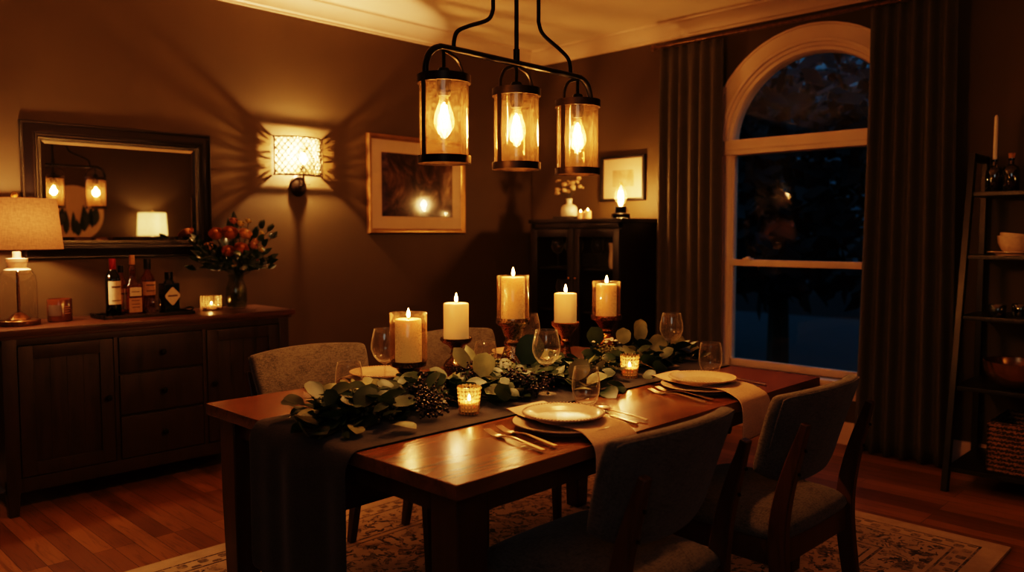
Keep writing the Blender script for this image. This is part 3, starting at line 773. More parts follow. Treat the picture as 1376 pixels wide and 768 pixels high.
def votive(x, y, z, r, h, label, label2, power, group='votive glasses on the table', name='votive_holder'):
    bm = nb()
    lathe(bm, [(0, 0), (r*.74, 0), (r*.80, .003), (r*.83, .008), (r, h), (r-.0012, h+.0012), (r-.0035, h), (r*.80-.003, .010), (0, .009)], 40)
    v = obj(name, bm, M['votive'], loc=(x, y, z), smooth=50); tag(v, label, 'votive holder', group)
    c = thing('votive_candle', label2, 'candle', (x, y, z+.0095), 0, 'small candles inside the votive glasses')
    rr = r*.72; hh = h*.33
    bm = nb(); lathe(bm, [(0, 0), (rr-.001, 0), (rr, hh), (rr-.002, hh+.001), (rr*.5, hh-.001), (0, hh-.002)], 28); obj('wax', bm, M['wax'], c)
    bm = nb(); tube(bm, [(0, 0, hh-.004), (0, 0, hh+.005)], .0009, 6); obj('wick', bm, M['wick'], c)
    obj('flame', flame_bm(.024, .0055), M['flame'], c, loc=(0, 0, hh+.002))
    light('votive_light', (0, 0, hh+.014), power, WARM2, .006, c)
votive(1.600, 1.745, zt+.004, .037, .083, 'quilted glass votive holder at the near end of the runner', 'small lit candle in the votive glass at the near end', PW['votive'])
votive(2.433, 1.762, zt+.004, .037, .086, 'quilted glass votive holder between the two place settings', 'small lit candle in the votive glass between the settings', PW['votive'])

# ------------------------------------------------------------------ garland
R = random.Random(11)
gar = thing('garland', 'eucalyptus garland with dark berries lying along the runner', 'garland', (2.02, 1.93, zt+.004))
ox, oy, oz = 2.02, 1.93, zt+.004
def leaf(bm, c, d, nrm, l, w, kind='round', curl=.15):
    d = d.normalized(); s = d.cross(nrm)
    if s.length < 1e-4: s = d.orthogonal()
    s.normalize(); n = s.cross(d).normalized()
    nl = 6; rows = []
    for i in range(nl+1):
        t = i/nl
        if kind == 'round': hw = w*.5*math.sqrt(max(0, 1-(2*min(1, t*1.0)-1)**2))*(1 if t > .5 else .94)
        else: hw = w*.5*(math.sin(PI*min(1, t**.75)))
        c0 = c+d*(l*t)+n*(-curl*l*(t-.35)**2)
        if hw < 1e-4: rows.append([bm.verts.new(c0)])
        else: rows.append([bm.verts.new(c0-s*hw+n*hw*.22), bm.verts.new(c0), bm.verts.new(c0+s*hw+n*hw*.22)])
    for A, B in zip(rows, rows[1:]):
        if len(A) == 1 and len(B) == 3: bm.faces.new((A[0], B[1], B[0])); bm.faces.new((A[0], B[2], B[1]))
        elif len(A) == 3 and len(B) == 1: bm.faces.new((A[0], A[1], B[0])); bm.faces.new((A[1], A[2], B[0]))
        elif len(A) == 3: bm.faces.new((A[0], A[1], B[1], B[0])); bm.faces.new((A[1], A[2], B[2], B[1]))
def spine(t):
    x = 1.20+1.80*t
    y = 1.90+.035*math.sin(t*7+.5)+.02*t
    return Vector((x-ox, y-oy, .032+.008*math.sin(t*11)))
avoid = [(a[0]-ox, a[1]-oy, .078) for a in cs]+[(1.60-ox, 1.745-oy, .062), (2.433-ox, 1.762-oy, .062), (1.983-ox, 1.779-oy, .038), (2.77-ox, 1.80-oy, .036), (1.64-ox, 2.215-oy, .036), (1.5-ox, 2.225-oy, .048), (2.372-ox, 2.225-oy, .036), (2.165-ox, 2.265-oy, .048), (1.974-ox, 1.60-oy, .05)]
def clear(p, pad=.0):
    return all((p.x-a)**2+(p.y-b)**2 > (r+pad)**2 for a, b, r in avoid)
bms = {'d': nb(), 'm': nb(), 'p': nb()}; stm = nb()
tube(stm, [spine(k/24) for k in range(25)], .006, 6)
sprigs = 150
for i in range(sprigs):
    t = (i+R.random())/sprigs
    b = spine(t); side = 1 if R.random() < .5 else -1
    wgt = .75+.25*math.sin(PI*min(1, t*1.1))
    ang = side*R.uniform(.35, 1.35); dr = -1 if t < .12 else (1 if (t > .82 or R.random() < .5) else -1)
    d = Vector((math.cos(ang)*dr, math.sin(ang), R.uniform(-.12, .36))).normalized()
    L_ = R.uniform(.11, .21)*wgt
    p0 = b+Vector((R.uniform(-.02, .02), R.uniform(-.05, .05), R.uniform(-.02, .02)))
    pts = []
    for k in range(5):
        s = k/4; q = p0+d*(L_*s)+Vector((0, 0, -.25*L_*s*s)); q.z = max(q.z, .012); pts.append(q)
    if not all(clear(q, .008) for q in pts): 
        pts = pts[:2]
        if not all(clear(q, .004) for q in pts): continue
    tube(stm, pts, [.0022-.0004*k for k in range(len(pts))], 5)
    kr = R.random(); kind = 'd' if kr < .62 else ('m' if kr < .84 else 'p')
    kk = 'round' if R.random() < .75 else 'lance'
    ntw = R.randint(3, 5)
    for k in range(ntw):
        s = .25+.75*k/(ntw-1); q = pts[min(len(pts)-1, int(s*(len(pts)-1)))]
        for sd in ((-1, 1) if k < ntw-1 else (0,)):
            ld = (d*.5+d.cross(Vector((0, 0, 1)))*sd*.9+Vector((0, 0, R.uniform(-.25, .5)))).normalized()
            if R.random() < .10: continue
            l = R.uniform(.046, .082) if kk == 'round' else R.uniform(.05, .085)
            wd = l*R.uniform(.80, 1.0) if kk == 'round' else l*.42
            tip = q+ld*l
            if tip.z < .006: ld.z += (.008-tip.z)/l; 
            tip = q+ld.normalized()*l
            if not clear(tip, .006) or not clear(q+ld.normalized()*l*.5, .014): continue
            nr = Vector((R.uniform(-.7, .7), R.uniform(-.9, .5), 1)).normalized()
            leaf(bms[kind], q, ld, nr, l, wd, kk, R.uniform(-.2, .5))
# filling: big dark leaves low in the bundle
for i in range(430):
    t = R.random(); b = spine(t)+Vector((R.uniform(-.03, .03), R.gauss(0, .075), R.uniform(-.025, .036)))
    ld = Vector((R.uniform(-1, 1), R.uniform(-1, 1), R.uniform(-.1, .5))).normalized(); l = R.uniform(.045, .08)
    tip = b+ld*l
    b.z = max(b.z, .012)
    if tip.z < .006: ld.z = abs(ld.z)
    if not clear(b, .012) or not clear(b+ld*l, .006): continue
    leaf(bms['d' if R.random() < .75 else 'm'], b, ld, Vector((R.uniform(-.6, .6), R.uniform(-.8, .4), 1)), l, l*R.uniform(.7, .95), 'round', R.uniform(-.2, .4))
# placed sage leaves that stand out, and the tip hanging over the table end
for (x, y, z, dx, dy, dz, l, wd, kd) in [(1.20, 1.84, .02, -1, -.55, -.12, .10, .04, 'p'), (1.23, 1.80, .02, -.6, -1, .02, .085, .05, 'p'), (1.31, 1.74, .02, .3, -1, .0, .08, .055, 'p'), (1.20, 2.0, .05, -.7, .4, .35, .065, .065, 'd'),
        (1.70, 1.80, .09, .3, .1, .6, .085, .075, 'p'), (1.72, 1.74, .03, -.2, -.6, .5, .08, .06, 'm'), (1.84, 2.0, .08, -.4, .4, .7, .09, .05, 'p'), (1.87, 2.02, .08, .1, .5, .8, .085, .045, 'p'), (2.02, 1.93, .08, .2, -.2, .5, .12, .10, 'd'),
        (2.06, 1.74, .05, .4, -.5, .6, .085, .07, 'p'), (2.10, 1.70, .03, .6, -.4, .3, .08, .065, 'p'), (2.03, 1.70, .02, .3, -.8, .1, .07, .03, 'p'), (2.62, 1.93, .09, .1, .1, 1, .07, .065, 'p'), (2.74, 1.94, .09, .2, -.1, 1, .075, .06, 'p'),
        (2.80, 1.98, .10, .3, .1, 1, .08, .06, 'p'), (2.70, 1.86, .06, .5, -.4, .6, .09, .075, 'p'), (2.90, 1.88, .05, .7, -.2, .6, .08, .065, 'p'), (2.95, 1.86, .03, .8, -.3, .3, .085, .07, 'p'), (2.55, 2.0, .09, -.3, .2, .8, .08, .075, 'm'), (2.62, 1.80, .03, .6, -.5, .3, .08, .045, 'p'), (2.86, 1.84, .03, .5, -.7, .2, .075, .04, 'm')]:
    leaf(bms[kd], Vector((x-ox, y-oy, z)), Vector((dx, dy, dz)), Vector((.1, -.35, 1)) if abs(dz) < .5 else Vector((-.7, -.7, .3)), l, wd, 'round' if wd/l > .55 else 'lance', .15)
obj('stems', stm, M['stem'], gar)
obj('dark_leaves', bms['d'], M['leaf_dark'], gar, smooth=180); obj('green_leaves', bms['m'], M['leaf_mid'], gar, smooth=180); obj('sage_leaves', bms['p'], M['leaf_pale'], gar, smooth=180)
def cluster(x, y, z, rx, ry, rz_, n, mat, name, br):
    bm = nb(); c = Vector((x-ox, y-oy, z))
    for i in range(n):
        for _ in range(20):
            v = Vector((R.gauss(0, .5), R.gauss(0, .5), R.gauss(0, .5)))
            if v.length < 1: break
        p = c+Vector((v.x*rx, v.y*ry, v.z*rz_)); p.z = max(p.z, .012)
        if not clear(p, .006): continue
        r0 = br*R.uniform(.75, 1.2)
        t = bmesh.new(); bmesh.ops.create_icosphere(t, subdivisions=1, radius=r0); t.transform(Matrix.Translation(p)); merge(bm, t)
        if i % 3 == 0: tube(bm, [c+Vector((0, 0, -.02)), (c+p)/2+Vector((R.uniform(-.008, .008), 0, .006)), p], .0009, 4)
    o = obj(name, bm, mat, gar, smooth=180); return o
for (x, y, z) in [(1.50, 1.83, .06), (1.46, 1.76, .04), (1.56, 1.90, .075), (1.86, 1.80, .06), (1.92, 1.76, .045), (1.80, 1.94, .08)]:
    cluster(x, y, z, .070, .062, .045, 105, M['berry'], 'berry_cluster', .0052)
for (x, y, z) in [(1.30, 1.90, .055), (1.33, 1.83, .045), (1.95, 1.98, .08), (2.50, 1.93, .075), (2.32, 1.82, .05), (2.20, 1.80, .05)]:
    cluster(x, y, z, .065, .065, .04, 90, M['bud_green'], 'bud_cluster', .0046)
def rose(bm, c, r, up=Vector((-.4, -.4, .8)), layers=5, seed=1):
    Q = random.Random(seed); q = up.normalized().to_track_quat('Z', 'Y')
    sphere(bm, c, r*.34, 10, 8)
    for ly in range(layers):
        rad = r*(.38+.62*ly/(layers-1)); npet = 4+ly
        for k in range(npet):
            a = 2*PI*(k+.5*ly+Q.uniform(-.15, .15))/npet
            rows = []
            for i in range(4):
                t = i/3; el = -.9+1.5*t*(1.0-.12*ly)
                row = []
                for j in range(5):
                    u = (j/4-.5)*2*PI/npet*1.5*(math.sin(PI*(.22+.6*t)))
                    rr = rad*(1+.10*t*ly/layers)
                    v = Vector((rr*math.cos(el)*math.cos(a+u), rr*math.cos(el)*math.sin(a+u), rr*math.sin(el)*1.0-.18*r))
                    row.append(bm.verts.new(c+q @ v))
                rows.append(row)
            for A, B in zip(rows, rows[1:]):
                for j in range(4): bm.faces.new((A[j], A[j+1], B[j+1], B[j]))
bm = nb(); rose(bm, Vector((2.045-ox, 2.03-oy, .075)), .034, seed=3); obj('rosebud', bm, M['plum'], gar, smooth=180)
bm = nb()
for k in range(14):
    sphere(bm, (2.56-ox+R.gauss(0, .035), 1.985-oy+R.gauss(0, .025), .085+R.uniform(0, .03)), .008, 8, 6, (1, 1, .6))
obj('white_blossoms', bm, M['white'], gar)

# ------------------------------------------------------------------ chairs
def chair():
    c = thing('dining_chair', '', 'chair', (0, 0, 0), 0, 'upholstered chairs round the table')
    # seat cushion: rounded, domed
    bm = nb(); nx, ny = 14, 14; hw, dp = .252, .25
    def seat_z(u, v): return .455+.038*(1-max(abs(u), abs(v))**6)*1+.012*(1-u*u)*(1-v*v)
    top = [[None]*(ny+1) for _ in range(nx+1)]; bot = [[None]*(ny+1) for _ in range(nx+1)]
    for i in range(nx+1):
        for j in range(ny+1):
            u, v = i/nx*2-1, j/ny*2-1
            x = u*hw*(1-.04*v*v*abs(u)); y = v*dp*(1-.05*u*u*abs(v)); x *= (1.0+.03*v)
            if abs(u) > .99 and abs(v) > .99: x *= .965; y *= .965
            top[i][j] = bm.verts.new((x, y, seat_z(u, v))); bot[i][j] = bm.verts.new((x*.985, y*.985, .425))
    for i in range(nx):
        for j in range(ny):
            bm.faces.new((top[i][j], top[i+1][j], top[i+1][j+1], top[i][j+1])); bm.faces.new((bot[i][j+1], bot[i+1][j+1], bot[i+1][j], bot[i][j]))
    for i in range(nx):
        for j in (0, ny):
            bm.faces.new((top[i][j], top[i+1][j], bot[i+1][j], bot[i][j]))
    for j in range(ny):
        for i in (0, nx):
            bm.faces.new((top[i][j], top[i][j+1], bot[i][j+1], bot[i][j]))
    obj('seat', bm, M['chair_fabric'], c, smooth=180, sub=1)
    # seat frame
    bm = nb()
    for (a, b, d, e) in ((-.215, .215, -.232, -.208), (-.215, .215, .205, .229), (-.232, -.208, -.225, .225), (.208, .232, -.225, .225)): box(bm, a, b, d, e, .355, .428, bev=.003)
    obj('seat_frame', bm, M['chair_wood'], c)
    # curved back pad
    bm = nb(); nx, nz = 18, 12; T = .052
    z0, z1, HW = .560, .858, .255
    F, Bk = [], []; T = .064
    for i in range(nx+1):
        u = i/nx*2-1; rf, rb = [], []
        zt1 = z1-.012*u*u; zb1 = z0+.055*(abs(u)**3)
        for j in range(nz+1):
            v = j/nz
            z = zb1+(zt1-zb1)*v
            wv = HW*(1-.10*(1-v)**1.5)*(1-.02*max(0, v-.8)/.2)
            x = u*wv
            y = -.205-.066*((z-.555)/.3)-.02*((z-.555)/.3)**2+.050*u*u
            edge = max(abs(u), abs(2*v-1)); th = T*(.80+.20*math.sqrt(max(0, 1-edge**6)))
            rf.append(bm.verts.new((x, y+th*.5+.012, z))); rb.append(bm.verts.new((x, y-th*.42+.012, z)))
        F.append(rf); Bk.append(rb)
    for i in range(nx):
        for j in range(nz):
            bm.faces.new((F[i][j], F[i][j+1], F[i+1][j+1], F[i+1][j])); bm.faces.new((Bk[i][j], Bk[i+1][j], Bk[i+1][j+1], Bk[i][j+1]))
        bm.faces.new((F[i][0], F[i+1][0], Bk[i+1][0], Bk[i][0])); bm.faces.new((F[i][nz], Bk[i][nz], Bk[i+1][nz], F[i+1][nz]))
    for j in range(nz):
        bm.faces.new((F[0][j], Bk[0][j], Bk[0][j+1], F[0][j+1])); bm.faces.new((F[nx][j], F[nx][j+1], Bk[nx][j+1], Bk[nx][j]))
    bk = obj('backrest', bm, M['chair_fabric'], c, smooth=180, sub=1)
    # piping seam along the edge of the back
    bm = nb()
    seam = [(u*.262*(1-.10*(1-v)**1.5), v, u) for u, v in [(-.97, .35+.6*k/6) for k in range(7)]+[(-.9+1.8*k/14, .97) for k in range(15)]+[(.97, .95-.6*k/6) for k in range(7)]]
    pts = []
    for x, v, u in seam:
        zb1 = z0+.055*(abs(u)**3); zt1 = z1-.012*u*u; z = zb1+(zt1-zb1)*v
        y = -.205-.066*((z-.555)/.3)-.02*((z-.555)/.3)**2+.050*u*u
        pts.append((x*.975, y-.006, z))
    tube(bm, pts, .0028, 6); obj('piping', bm, M['chair_fabric'], bk)
    # rear legs rise to carry the back
    for s in (-1, 1):
        bm = nb()
        pts = smooth_path([(s*.222, -.285, 0), (s*.222, -.245, .22), (s*.222, -.222, .42), (s*.222, -.240, .58), (s*.218, -.294, .775)], 5)
        n = len(pts)
        hs = [.028+.026*math.sin(PI*min(1, (k/(n-1))*1.05))**.8 for k in range(n)]
        hs[-1] = .022; hs[-2] = .026
        sweep_rect(bm, pts, .030, hs, (1, 0, 0)); lg = obj('rear_leg', bm, M['chair_wood'], c, bevel=.004)
        for z, y in ((.70, -.2825), (.63, -.2655)):
            bm = nb(); t = bmesh.new(); bmesh.ops.create_cone(t, cap_ends=True, segments=10, radius1=.005, radius2=.005, depth=.004); t.transform(Matrix.Translation((s*.219, y-.012, z)) @ Matrix.Rotation(PI/2-.3, 4, 'X')); merge(bm, t)
            obj('screw', bm, M['black_metal'], lg)
        bm = nb(); sweep_rect(bm, [(s*.222, .225, 0), (s*.220, .218, .25), (s*.218, .215, .43)], [.028, .036, .042], [.028, .036, .042]); obj('front_leg', bm, M['chair_wood'], c, bevel=.004)
    return c
ch = chair()
spots = [(1.605, 1.255, .0, 'grey upholstered chair in front, its back towards us, before the nearest plate'), (2.315, 1.215, -.02, 'grey upholstered chair by the window end, its back towards us'),
         (1.655, 2.49, PI+.01, 'grey upholstered chair across the table, behind the near candle'), (2.38, 2.49, PI, 'grey upholstered chair across the table, behind the tallest candle')]
for k, (x, y, rz, lb) in enumerate(spots):
    if k == 0: ch.location = (x, y, ZR); ch.rotation_euler = (0, 0, rz); ch['label'] = lb
    else: copy_thing(ch, (x, y, ZR), rz, lb)

# ------------------------------------------------------------------ pendant lamp
PY = 1.875; PX = 1.938; DX = .318
pd = thing('pendant_lamp', 'black metal pendant with three glass lanterns above the table', 'pendant lamp', (PX, PY, ZC))
def PZ(z): return z-ZC
zb = 1.868
bm = nb(); box(bm, -.17, .17, -.055, .055, -.022, 0, bev=.006); obj('canopy', bm, M['black_metal'], pd)
bm = nb(); tube(bm, [(0, 0, PZ(zb)), (0, 0, -.01)], .0075, 10); tube(bm, [(0, 0, PZ(zb)-.005), (0, 0, PZ(zb)+.045)], .011, 10); obj('centre_rod', bm, M['black_metal'], pd)
for s in (-1, 1):
    pts = [(s*.108, 0, -.01), (s*.108, 0, PZ(2.3)), (s*.108, 0, PZ(2.06)), (s*.111, 0, PZ(2.015)), (s*.135, 0, PZ(1.983)), (s*.215, 0, PZ(1.950)), (s*.262, 0, PZ(1.925)), (s*.276, 0, PZ(1.895)), (s*.277, 0, PZ(zb))]
    bm = nb(); tube(bm, smooth_path(pts, 5), .0068, 10); obj('side_rod', bm, M['black_metal'], pd)
# bar with ends that bend down into the outer lanterns
bm = nb()
ex = DX+.072
bar = [(-ex, 0, PZ(1.775)), (-ex+.002, 0, PZ(1.81)), (-ex+.018, 0, PZ(1.845)), (-ex+.05, 0, PZ(1.864)), (-ex+.10, 0, PZ(zb)), (0, 0, PZ(zb)), (ex-.10, 0, PZ(zb)), (ex-.05, 0, PZ(1.864)), (ex-.018, 0, PZ(1.845)), (ex-.002, 0, PZ(1.81)), (ex, 0, PZ(1.775))]
tube(bm, smooth_path(bar, 5), .0105, 10); obj('cross_bar', bm, M['black_metal'], pd)
LR = .079
bulbs = []
for k in (-1, 0, 1):
    cx = k*DX
    ln = None
    bm = nb()
    # top and bottom rings, straps
    for z0, z1 in ((1.758, 1.783), (1.517, 1.540)):
        lathe(bm, [(LR-.002, PZ(z0)), (LR+.003, PZ(z0)), (LR+.003, PZ(z1)), (LR-.002, PZ(z1)), (LR-.002, PZ(z0))], 40, cx, 0)
    lathe(bm, [(LR, PZ(1.783)), (LR-.014, PZ(1.785)), (LR-.014, PZ(1.781)), (LR, PZ(1.779))], 40, cx, 0)
    for a in (PI, 0):
        x, y = cx+(LR+.001)*math.cos(a), (LR+.001)*math.sin(a)
        box(bm, x-.002, x+.002, y-.008, y+.008, PZ(1.53), PZ(1.77))
    for s in ((-1, 1) if k == 0 else (-k,)):
        pts = [(cx+s*LR*.98, 0, PZ(1.78)), (cx+s*LR*.92, 0, PZ(1.81)), (cx+s*LR*.70, 0, PZ(1.838)), (cx+s*LR*.3, 0, PZ(1.853)), (cx, 0, PZ(1.857))]
        tube(bm, smooth_path(pts, 4), .0055, 8)
    box(bm, cx-.004, cx+.004, -LR, LR, PZ(1.778), PZ(1.783)); box(bm, cx-LR, cx+LR, -.004, .004, PZ(1.778), PZ(1.783))
    ln = obj('lantern_frame', bm, M['bronze'], pd, smooth=40)
    bm = nb(); lathe(bm, [(LR-.004, PZ(1.522)), (LR-.004, PZ(1.775)), (LR-.006, PZ(1.776)), (LR-.0065, PZ(1.775)), (LR-.0065, PZ(1.522)), (LR-.004, PZ(1.522))], 48, cx, 0); obj('glass_shade', bm, M['lantern_glass'], ln, smooth=50)
    bm = nb(); tube(bm, [(cx, 0, PZ(1.80)), (cx, 0, PZ(1.865))], .0055, 8)
    lathe(bm, [(0, PZ(1.805)), (.016, PZ(1.805)), (.019, PZ(1.800)), (.019, PZ(1.780)), (.023, PZ(1.778)), (.023, PZ(1.735)), (.018, PZ(1.722)), (.0, PZ(1.722))], 20, cx, 0); obj('socket', bm, M['black_metal'], ln)
    bm = nb(); zt0 = 1.722
    prof = [(.013, 0), (.014, -.012), (.020, -.030), (.0285, -.055), (.0320, -.075), (.0300, -.092), (.0215, -.108), (.012, -.116), (.0075, -.122), (.0055, -.128), (0, -.130)]
    lathe(bm, [(r, PZ(zt0)+z) for r, z in prof], 28, cx, 0); obj('bulb', bm, M['bulb_glass'], ln, smooth=70)
    bm = nb()
    for q in range(6):
        a = 2*PI*q/6; b = a+.5
        tube(bm, [(cx+.007*math.cos(a), .007*math.sin(a), PZ(zt0-.028)), (cx+.0125*math.cos(b), .0125*math.sin(b), PZ(zt0-.062)), (cx+.0095*math.cos(a+1), .0095*math.sin(a+1), PZ(zt0-.096))], .0021, 6)
    tube(bm, [(cx, 0, PZ(zt0-.02)), (cx, 0, PZ(zt0-.07))], .003, 6)
    obj('filament', bm, M['filament'], ln)
    light('pendant_light', (cx, 0, PZ(zt0-.068)), PW['pend'], WARM, .024, pd)

# ------------------------------------------------------------------ sideboard
SX0, SX1, SY0, SY1, SZ = .915, 2.415, 4.145, YA-.02, .868
sb = thing('sideboard', 'long dark wooden sideboard with two doors and three drawers under the mirror', 'sideboard', ((SX0+SX1)/2, (SY0+SY1)/2, 0))
bx, by = (SX0+SX1)/2, (SY0+SY1)/2
def sbox(bm, x0, x1, y0, y1, z0, z1, bev=.002): box(bm, x0-bx, x1-bx, y0-by, y1-by, z0, z1, bev)
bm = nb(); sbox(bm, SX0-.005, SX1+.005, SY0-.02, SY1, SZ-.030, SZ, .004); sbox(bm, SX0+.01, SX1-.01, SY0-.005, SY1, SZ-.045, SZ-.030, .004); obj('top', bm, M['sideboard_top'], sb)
bm = nb(); X0, X1 = SX0+.03, SX1-.03
sbox(bm, X0, X1, SY0+.022, SY1-.01, .13, SZ-.044)
for a, b in ((X0, X0+.06), (X1-.06, X1)): sbox(bm, a, b, SY0, SY0+.03, .11, SZ-.044)
for a, b in ((1.425, 1.445), (1.875, 1.895)): sbox(bm, a, b, SY0+.004, SY0+.03, .13, SZ-.044)
sbox(bm, X0, X1, SY0+.002, SY0+.03, SZ-.075, SZ-.044); sbox(bm, X0, X1, SY0+.002, SY0+.03, .11, .175)
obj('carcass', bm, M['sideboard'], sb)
for x in (X0, X1-.055):
    for y in (SY0, SY1-.065):
        bm = nb(); sweep_rect(bm, [(x+.0275-bx, y+.0275-by, 0), (x+.0275-bx, y+.0275-by, .12)], [.040, .055], [.040, .055]); obj('leg', bm, M['sideboard'], sb, bevel=.003)
def knob(x, z, parent):
    bm = nb(); t = bmesh.new(); lathe(t, [(0, 0), (.007, 0), (.006, .010), (.013, .016), (.015, .022), (.011, .028), (0, .030)], 16)
    t.transform(Matrix.Translation((x-bx, SY0-by, z)) @ Matrix.Rotation(PI/2, 4, 'X')); merge(bm, t); obj('knob', bm, M['black_metal'], parent)
for x0, x1, kx in ((X0+.064, 1.421, 1.39), (1.899, X1-.064, 1.93)):
    bm = nb(); w = .062
    for (a, b, c, d) in ((x0, x0+w, .18, SZ-.08), (x1-w, x1, .18, SZ-.08), (x0+w-.001, x1-w+.001, .18, .18+w), (x0+w-.001, x1-w+.001, SZ-.08-w, SZ-.08)): sbox(bm, a, b, SY0, SY0+.022, c, d, .003)
    sbox(bm, x0+w-.004, x1-w+.004, SY0+.010, SY0+.022, .18, SZ-.08)
    for q in range(1, 4):
        xx = x0+w+(x1-x0-2*w)*q/4; sbox(bm, xx-.0015, xx+.0015, SY0+.0085, SY0+.011, .24, SZ-.14, 0)
    dr = obj('door', bm, M['sideboard'], sb); knob(kx, .50, dr)
for z0, z1 in ((.612, .79), (.402, .600), (.180, .390)):
    bm = nb(); sbox(bm, 1.449, 1.871, SY0, SY0+.022, z0, z1, .004); dr = obj('drawer', bm, M['sideboard'], sb); knob(1.66, (z0+z1)/2, dr)

# things on the sideboard
Z = SZ+.0005
lx, ly = 1.072, 4.355
lp = thing('table_lamp', 'lit glass bottle table lamp with linen shade on the sideboard', 'lamp', (lx, ly, Z))
bm = nb(); lathe(bm, [(0, 0), (.088, 0), (.09, .004), (.09, .022), (.086, .026), (0, .026)], 40); obj('base', bm, M['bronze_lt'], lp)
bm = nb(); lathe(bm, [(.078, .027), (.080, .05), (.080, .20), (.076, .235), (.060, .262), (.042, .272), (.040, .29)], 40); obj('glass_body', bm, M['clear_glass'], lp, smooth=60)
bm = nb(); lathe(bm, [(.0, .262), (.058, .264), (.040, .274), (.042, .30), (.046, .302), (.046, .318), (.018, .320), (.018, .350), (.0, .350)], 28); obj('neck_cap', bm, M['white'], lp)
bm = nb(); tube(bm, [(0, 0, .026), (0, 0, .27)], .007, 10); lathe(bm, [(0, .027), (.05, .027), (.035, .045), (.012, .06), (0, .06)], 24); obj('stem', bm, M['bronze_lt'], lp)
bm = nb(); lathe(bm, [(.198, .362), (.176, .602)], 56); sh = obj('lamp_shade', bm, M['linen_shade'], lp, smooth=60)
bm = nb(); 
for a in (0, 2*PI/3, 4*PI/3): tube(bm, [(0, 0, .585), (.176*math.cos(a), .176*math.sin(a), .598)], .0018, 6)
tube(bm, [(0, 0, .35), (0, 0, .62)], .004, 8); obj('spider', bm, M['brass'], lp)
bm = nb(); lathe(bm, [(0, .605), (.012, .608), (.016, .618), (.014, .628), (.006, .635), (0, .636)], 18); obj('finial', bm, M['brass'], lp)
bm = nb(); sphere(bm, (.0, -.0, .47), .03, 16, 10); obj('bulb', bm, M['glow_bulb'], lp)
light('lamp_light', (0.0, -.045, .49), PW['lamp'], WARM, .03, lp)

jx, jy = 1.262, 4.400
j = thing('candle_jar', 'amber glass candle jar with dark label beside the table lamp', 'candle', (jx, jy, Z))
bm = nb(); lathe(bm, [(0, 0), (.052, 0), (.056, .004), (.056, .108), (.054, .112), (.051, .112), (.051, .08), (0, .08)], 36); obj('jar', bm, M['jar_glass'], j)
bm = nb(); lathe(bm, [(.0568, .03), (.0568, .085)], 14, a0=-PI*.92, a1=-PI*.55); lb = obj('label', bm, M['ink'], j)
bm = nb()
for k in range(4): lathe(bm, [(.0574, .04+.011*k), (.0574, .044+.011*k)], 8, a0=-PI*.47, a1=-PI*(.30+.02*(k % 2)))
obj('side_label', bm, M['label_tan'], j)

trx, try_ = 1.665, 4.385
bm = nb(); box(bm, -.235, .235, -.10, .10, 0, .006, bev=.003)
for (a, b, c, d) in ((-.235, .235, -.10, -.094), (-.235, .235, .094, .10), (-.235, -.229, -.10, .10), (.229, .235, -.10, .10)): box(bm, a, b, c, d, .004, .018, bev=.0015)
for s in (-1, 1): tube(bm, smooth_path([(s*.232, -.05, .014), (s*.258, -.03, .026), (s*.258, .03, .026), (s*.232, .05, .014)], 4), .004, 6)
tag(obj('serving_tray', bm, M['bronze'], loc=(trx, try_, Z)), 'shallow metal tray carrying the bottles on the sideboard', 'tray')
ZT = Z+.0068
def bottle(label, x, y, prof, mat, cap, capmat, labels, square=None, rz=0):
    t = thing('bottle', label, 'bottle', (x, y, ZT), rz, 'bottles on the tray')
    bm = nb()
    if square:
        hw, hd, zs, neck = square
        box(bm, -hw, hw, -hd, hd, 0, zs, bev=min(hw, hd)*.35, seg=3)
        lathe(bm, neck, 20)
    else: lathe(bm, prof, 28)
    obj('glass_body', bm, mat, t, smooth=50)
    bm = nb(); lathe(bm, cap, 20); obj('cap', bm, capmat, t)
    for lbm, lm in labels:
        obj('label_print' if lm is M['ink'] else 'label', lbm, lm, t, smooth=60)
    return t
def wrap(r, z0, z1, a0=-PI*.95, a1=-PI*.25, lines=0):
    bm = nb(); lathe(bm, [(r, z0), (r, z1)], 18, a0=a0, a1=a1); return bm
def lines(r, zs, a0, a1):
    bm = nb()
    for z, h in zs: lathe(bm, [(r, z), (r, z+h)], 12, a0=a0, a1=a1)
    return bm
bottle('green wine bottle with red capsule on the tray', 1.508, 4.372, [(0, 0), (.034, 0), (.037, .004), (.037, .19), (.033, .212), (.018, .235), (.0145, .25), (.0145, .262), (.0, .262)], M['green_glass'],
       [(0, .302), (.0148, .302), (.016, .298), (.0158, .245), (.0155, .244)], M['red_foil'],
       [(wrap(.0375, .065, .185, -PI*.80, -PI*.12), M['label']), (lines(.0380, [(.150, .010)], -PI*.66, -PI*.22), M['ink']), (lines(.0380, [(.082, .005)], -PI*.66, -PI*.22), M['ink'])])
bottle('clear whiskey bottle with cream label just behind the wine bottle', 1.572, 4.440, [(0, 0), (.034, 0), (.036, .004), (.036, .15), (.030, .175), (.014, .20), (.013, .235), (0, .235)], M['whiskey_glass'],
       [(0, .262), (.014, .262), (.015, .258), (.015, .225)], M['black_metal'], [(wrap(.0365, .03, .14, -PI*.9, -PI*.1), M['label']), (lines(.037, [(.11, .008)], -PI*.7, -PI*.3), M['ink'])])
bm = nb(); box(bm, -.032, .032, -.0375, -.0365, .02, .095); l1 = bm
bm = nb(); box(bm, -.028, .030, -.0382, -.0374, .105, .150); l2 = bm
prints = []
for z in (.125, .08, .06, .045): bm = nb(); box(bm, -.020, .020, -.0388, -.0381, z, z+.004); prints.append((bm, M['ink']))
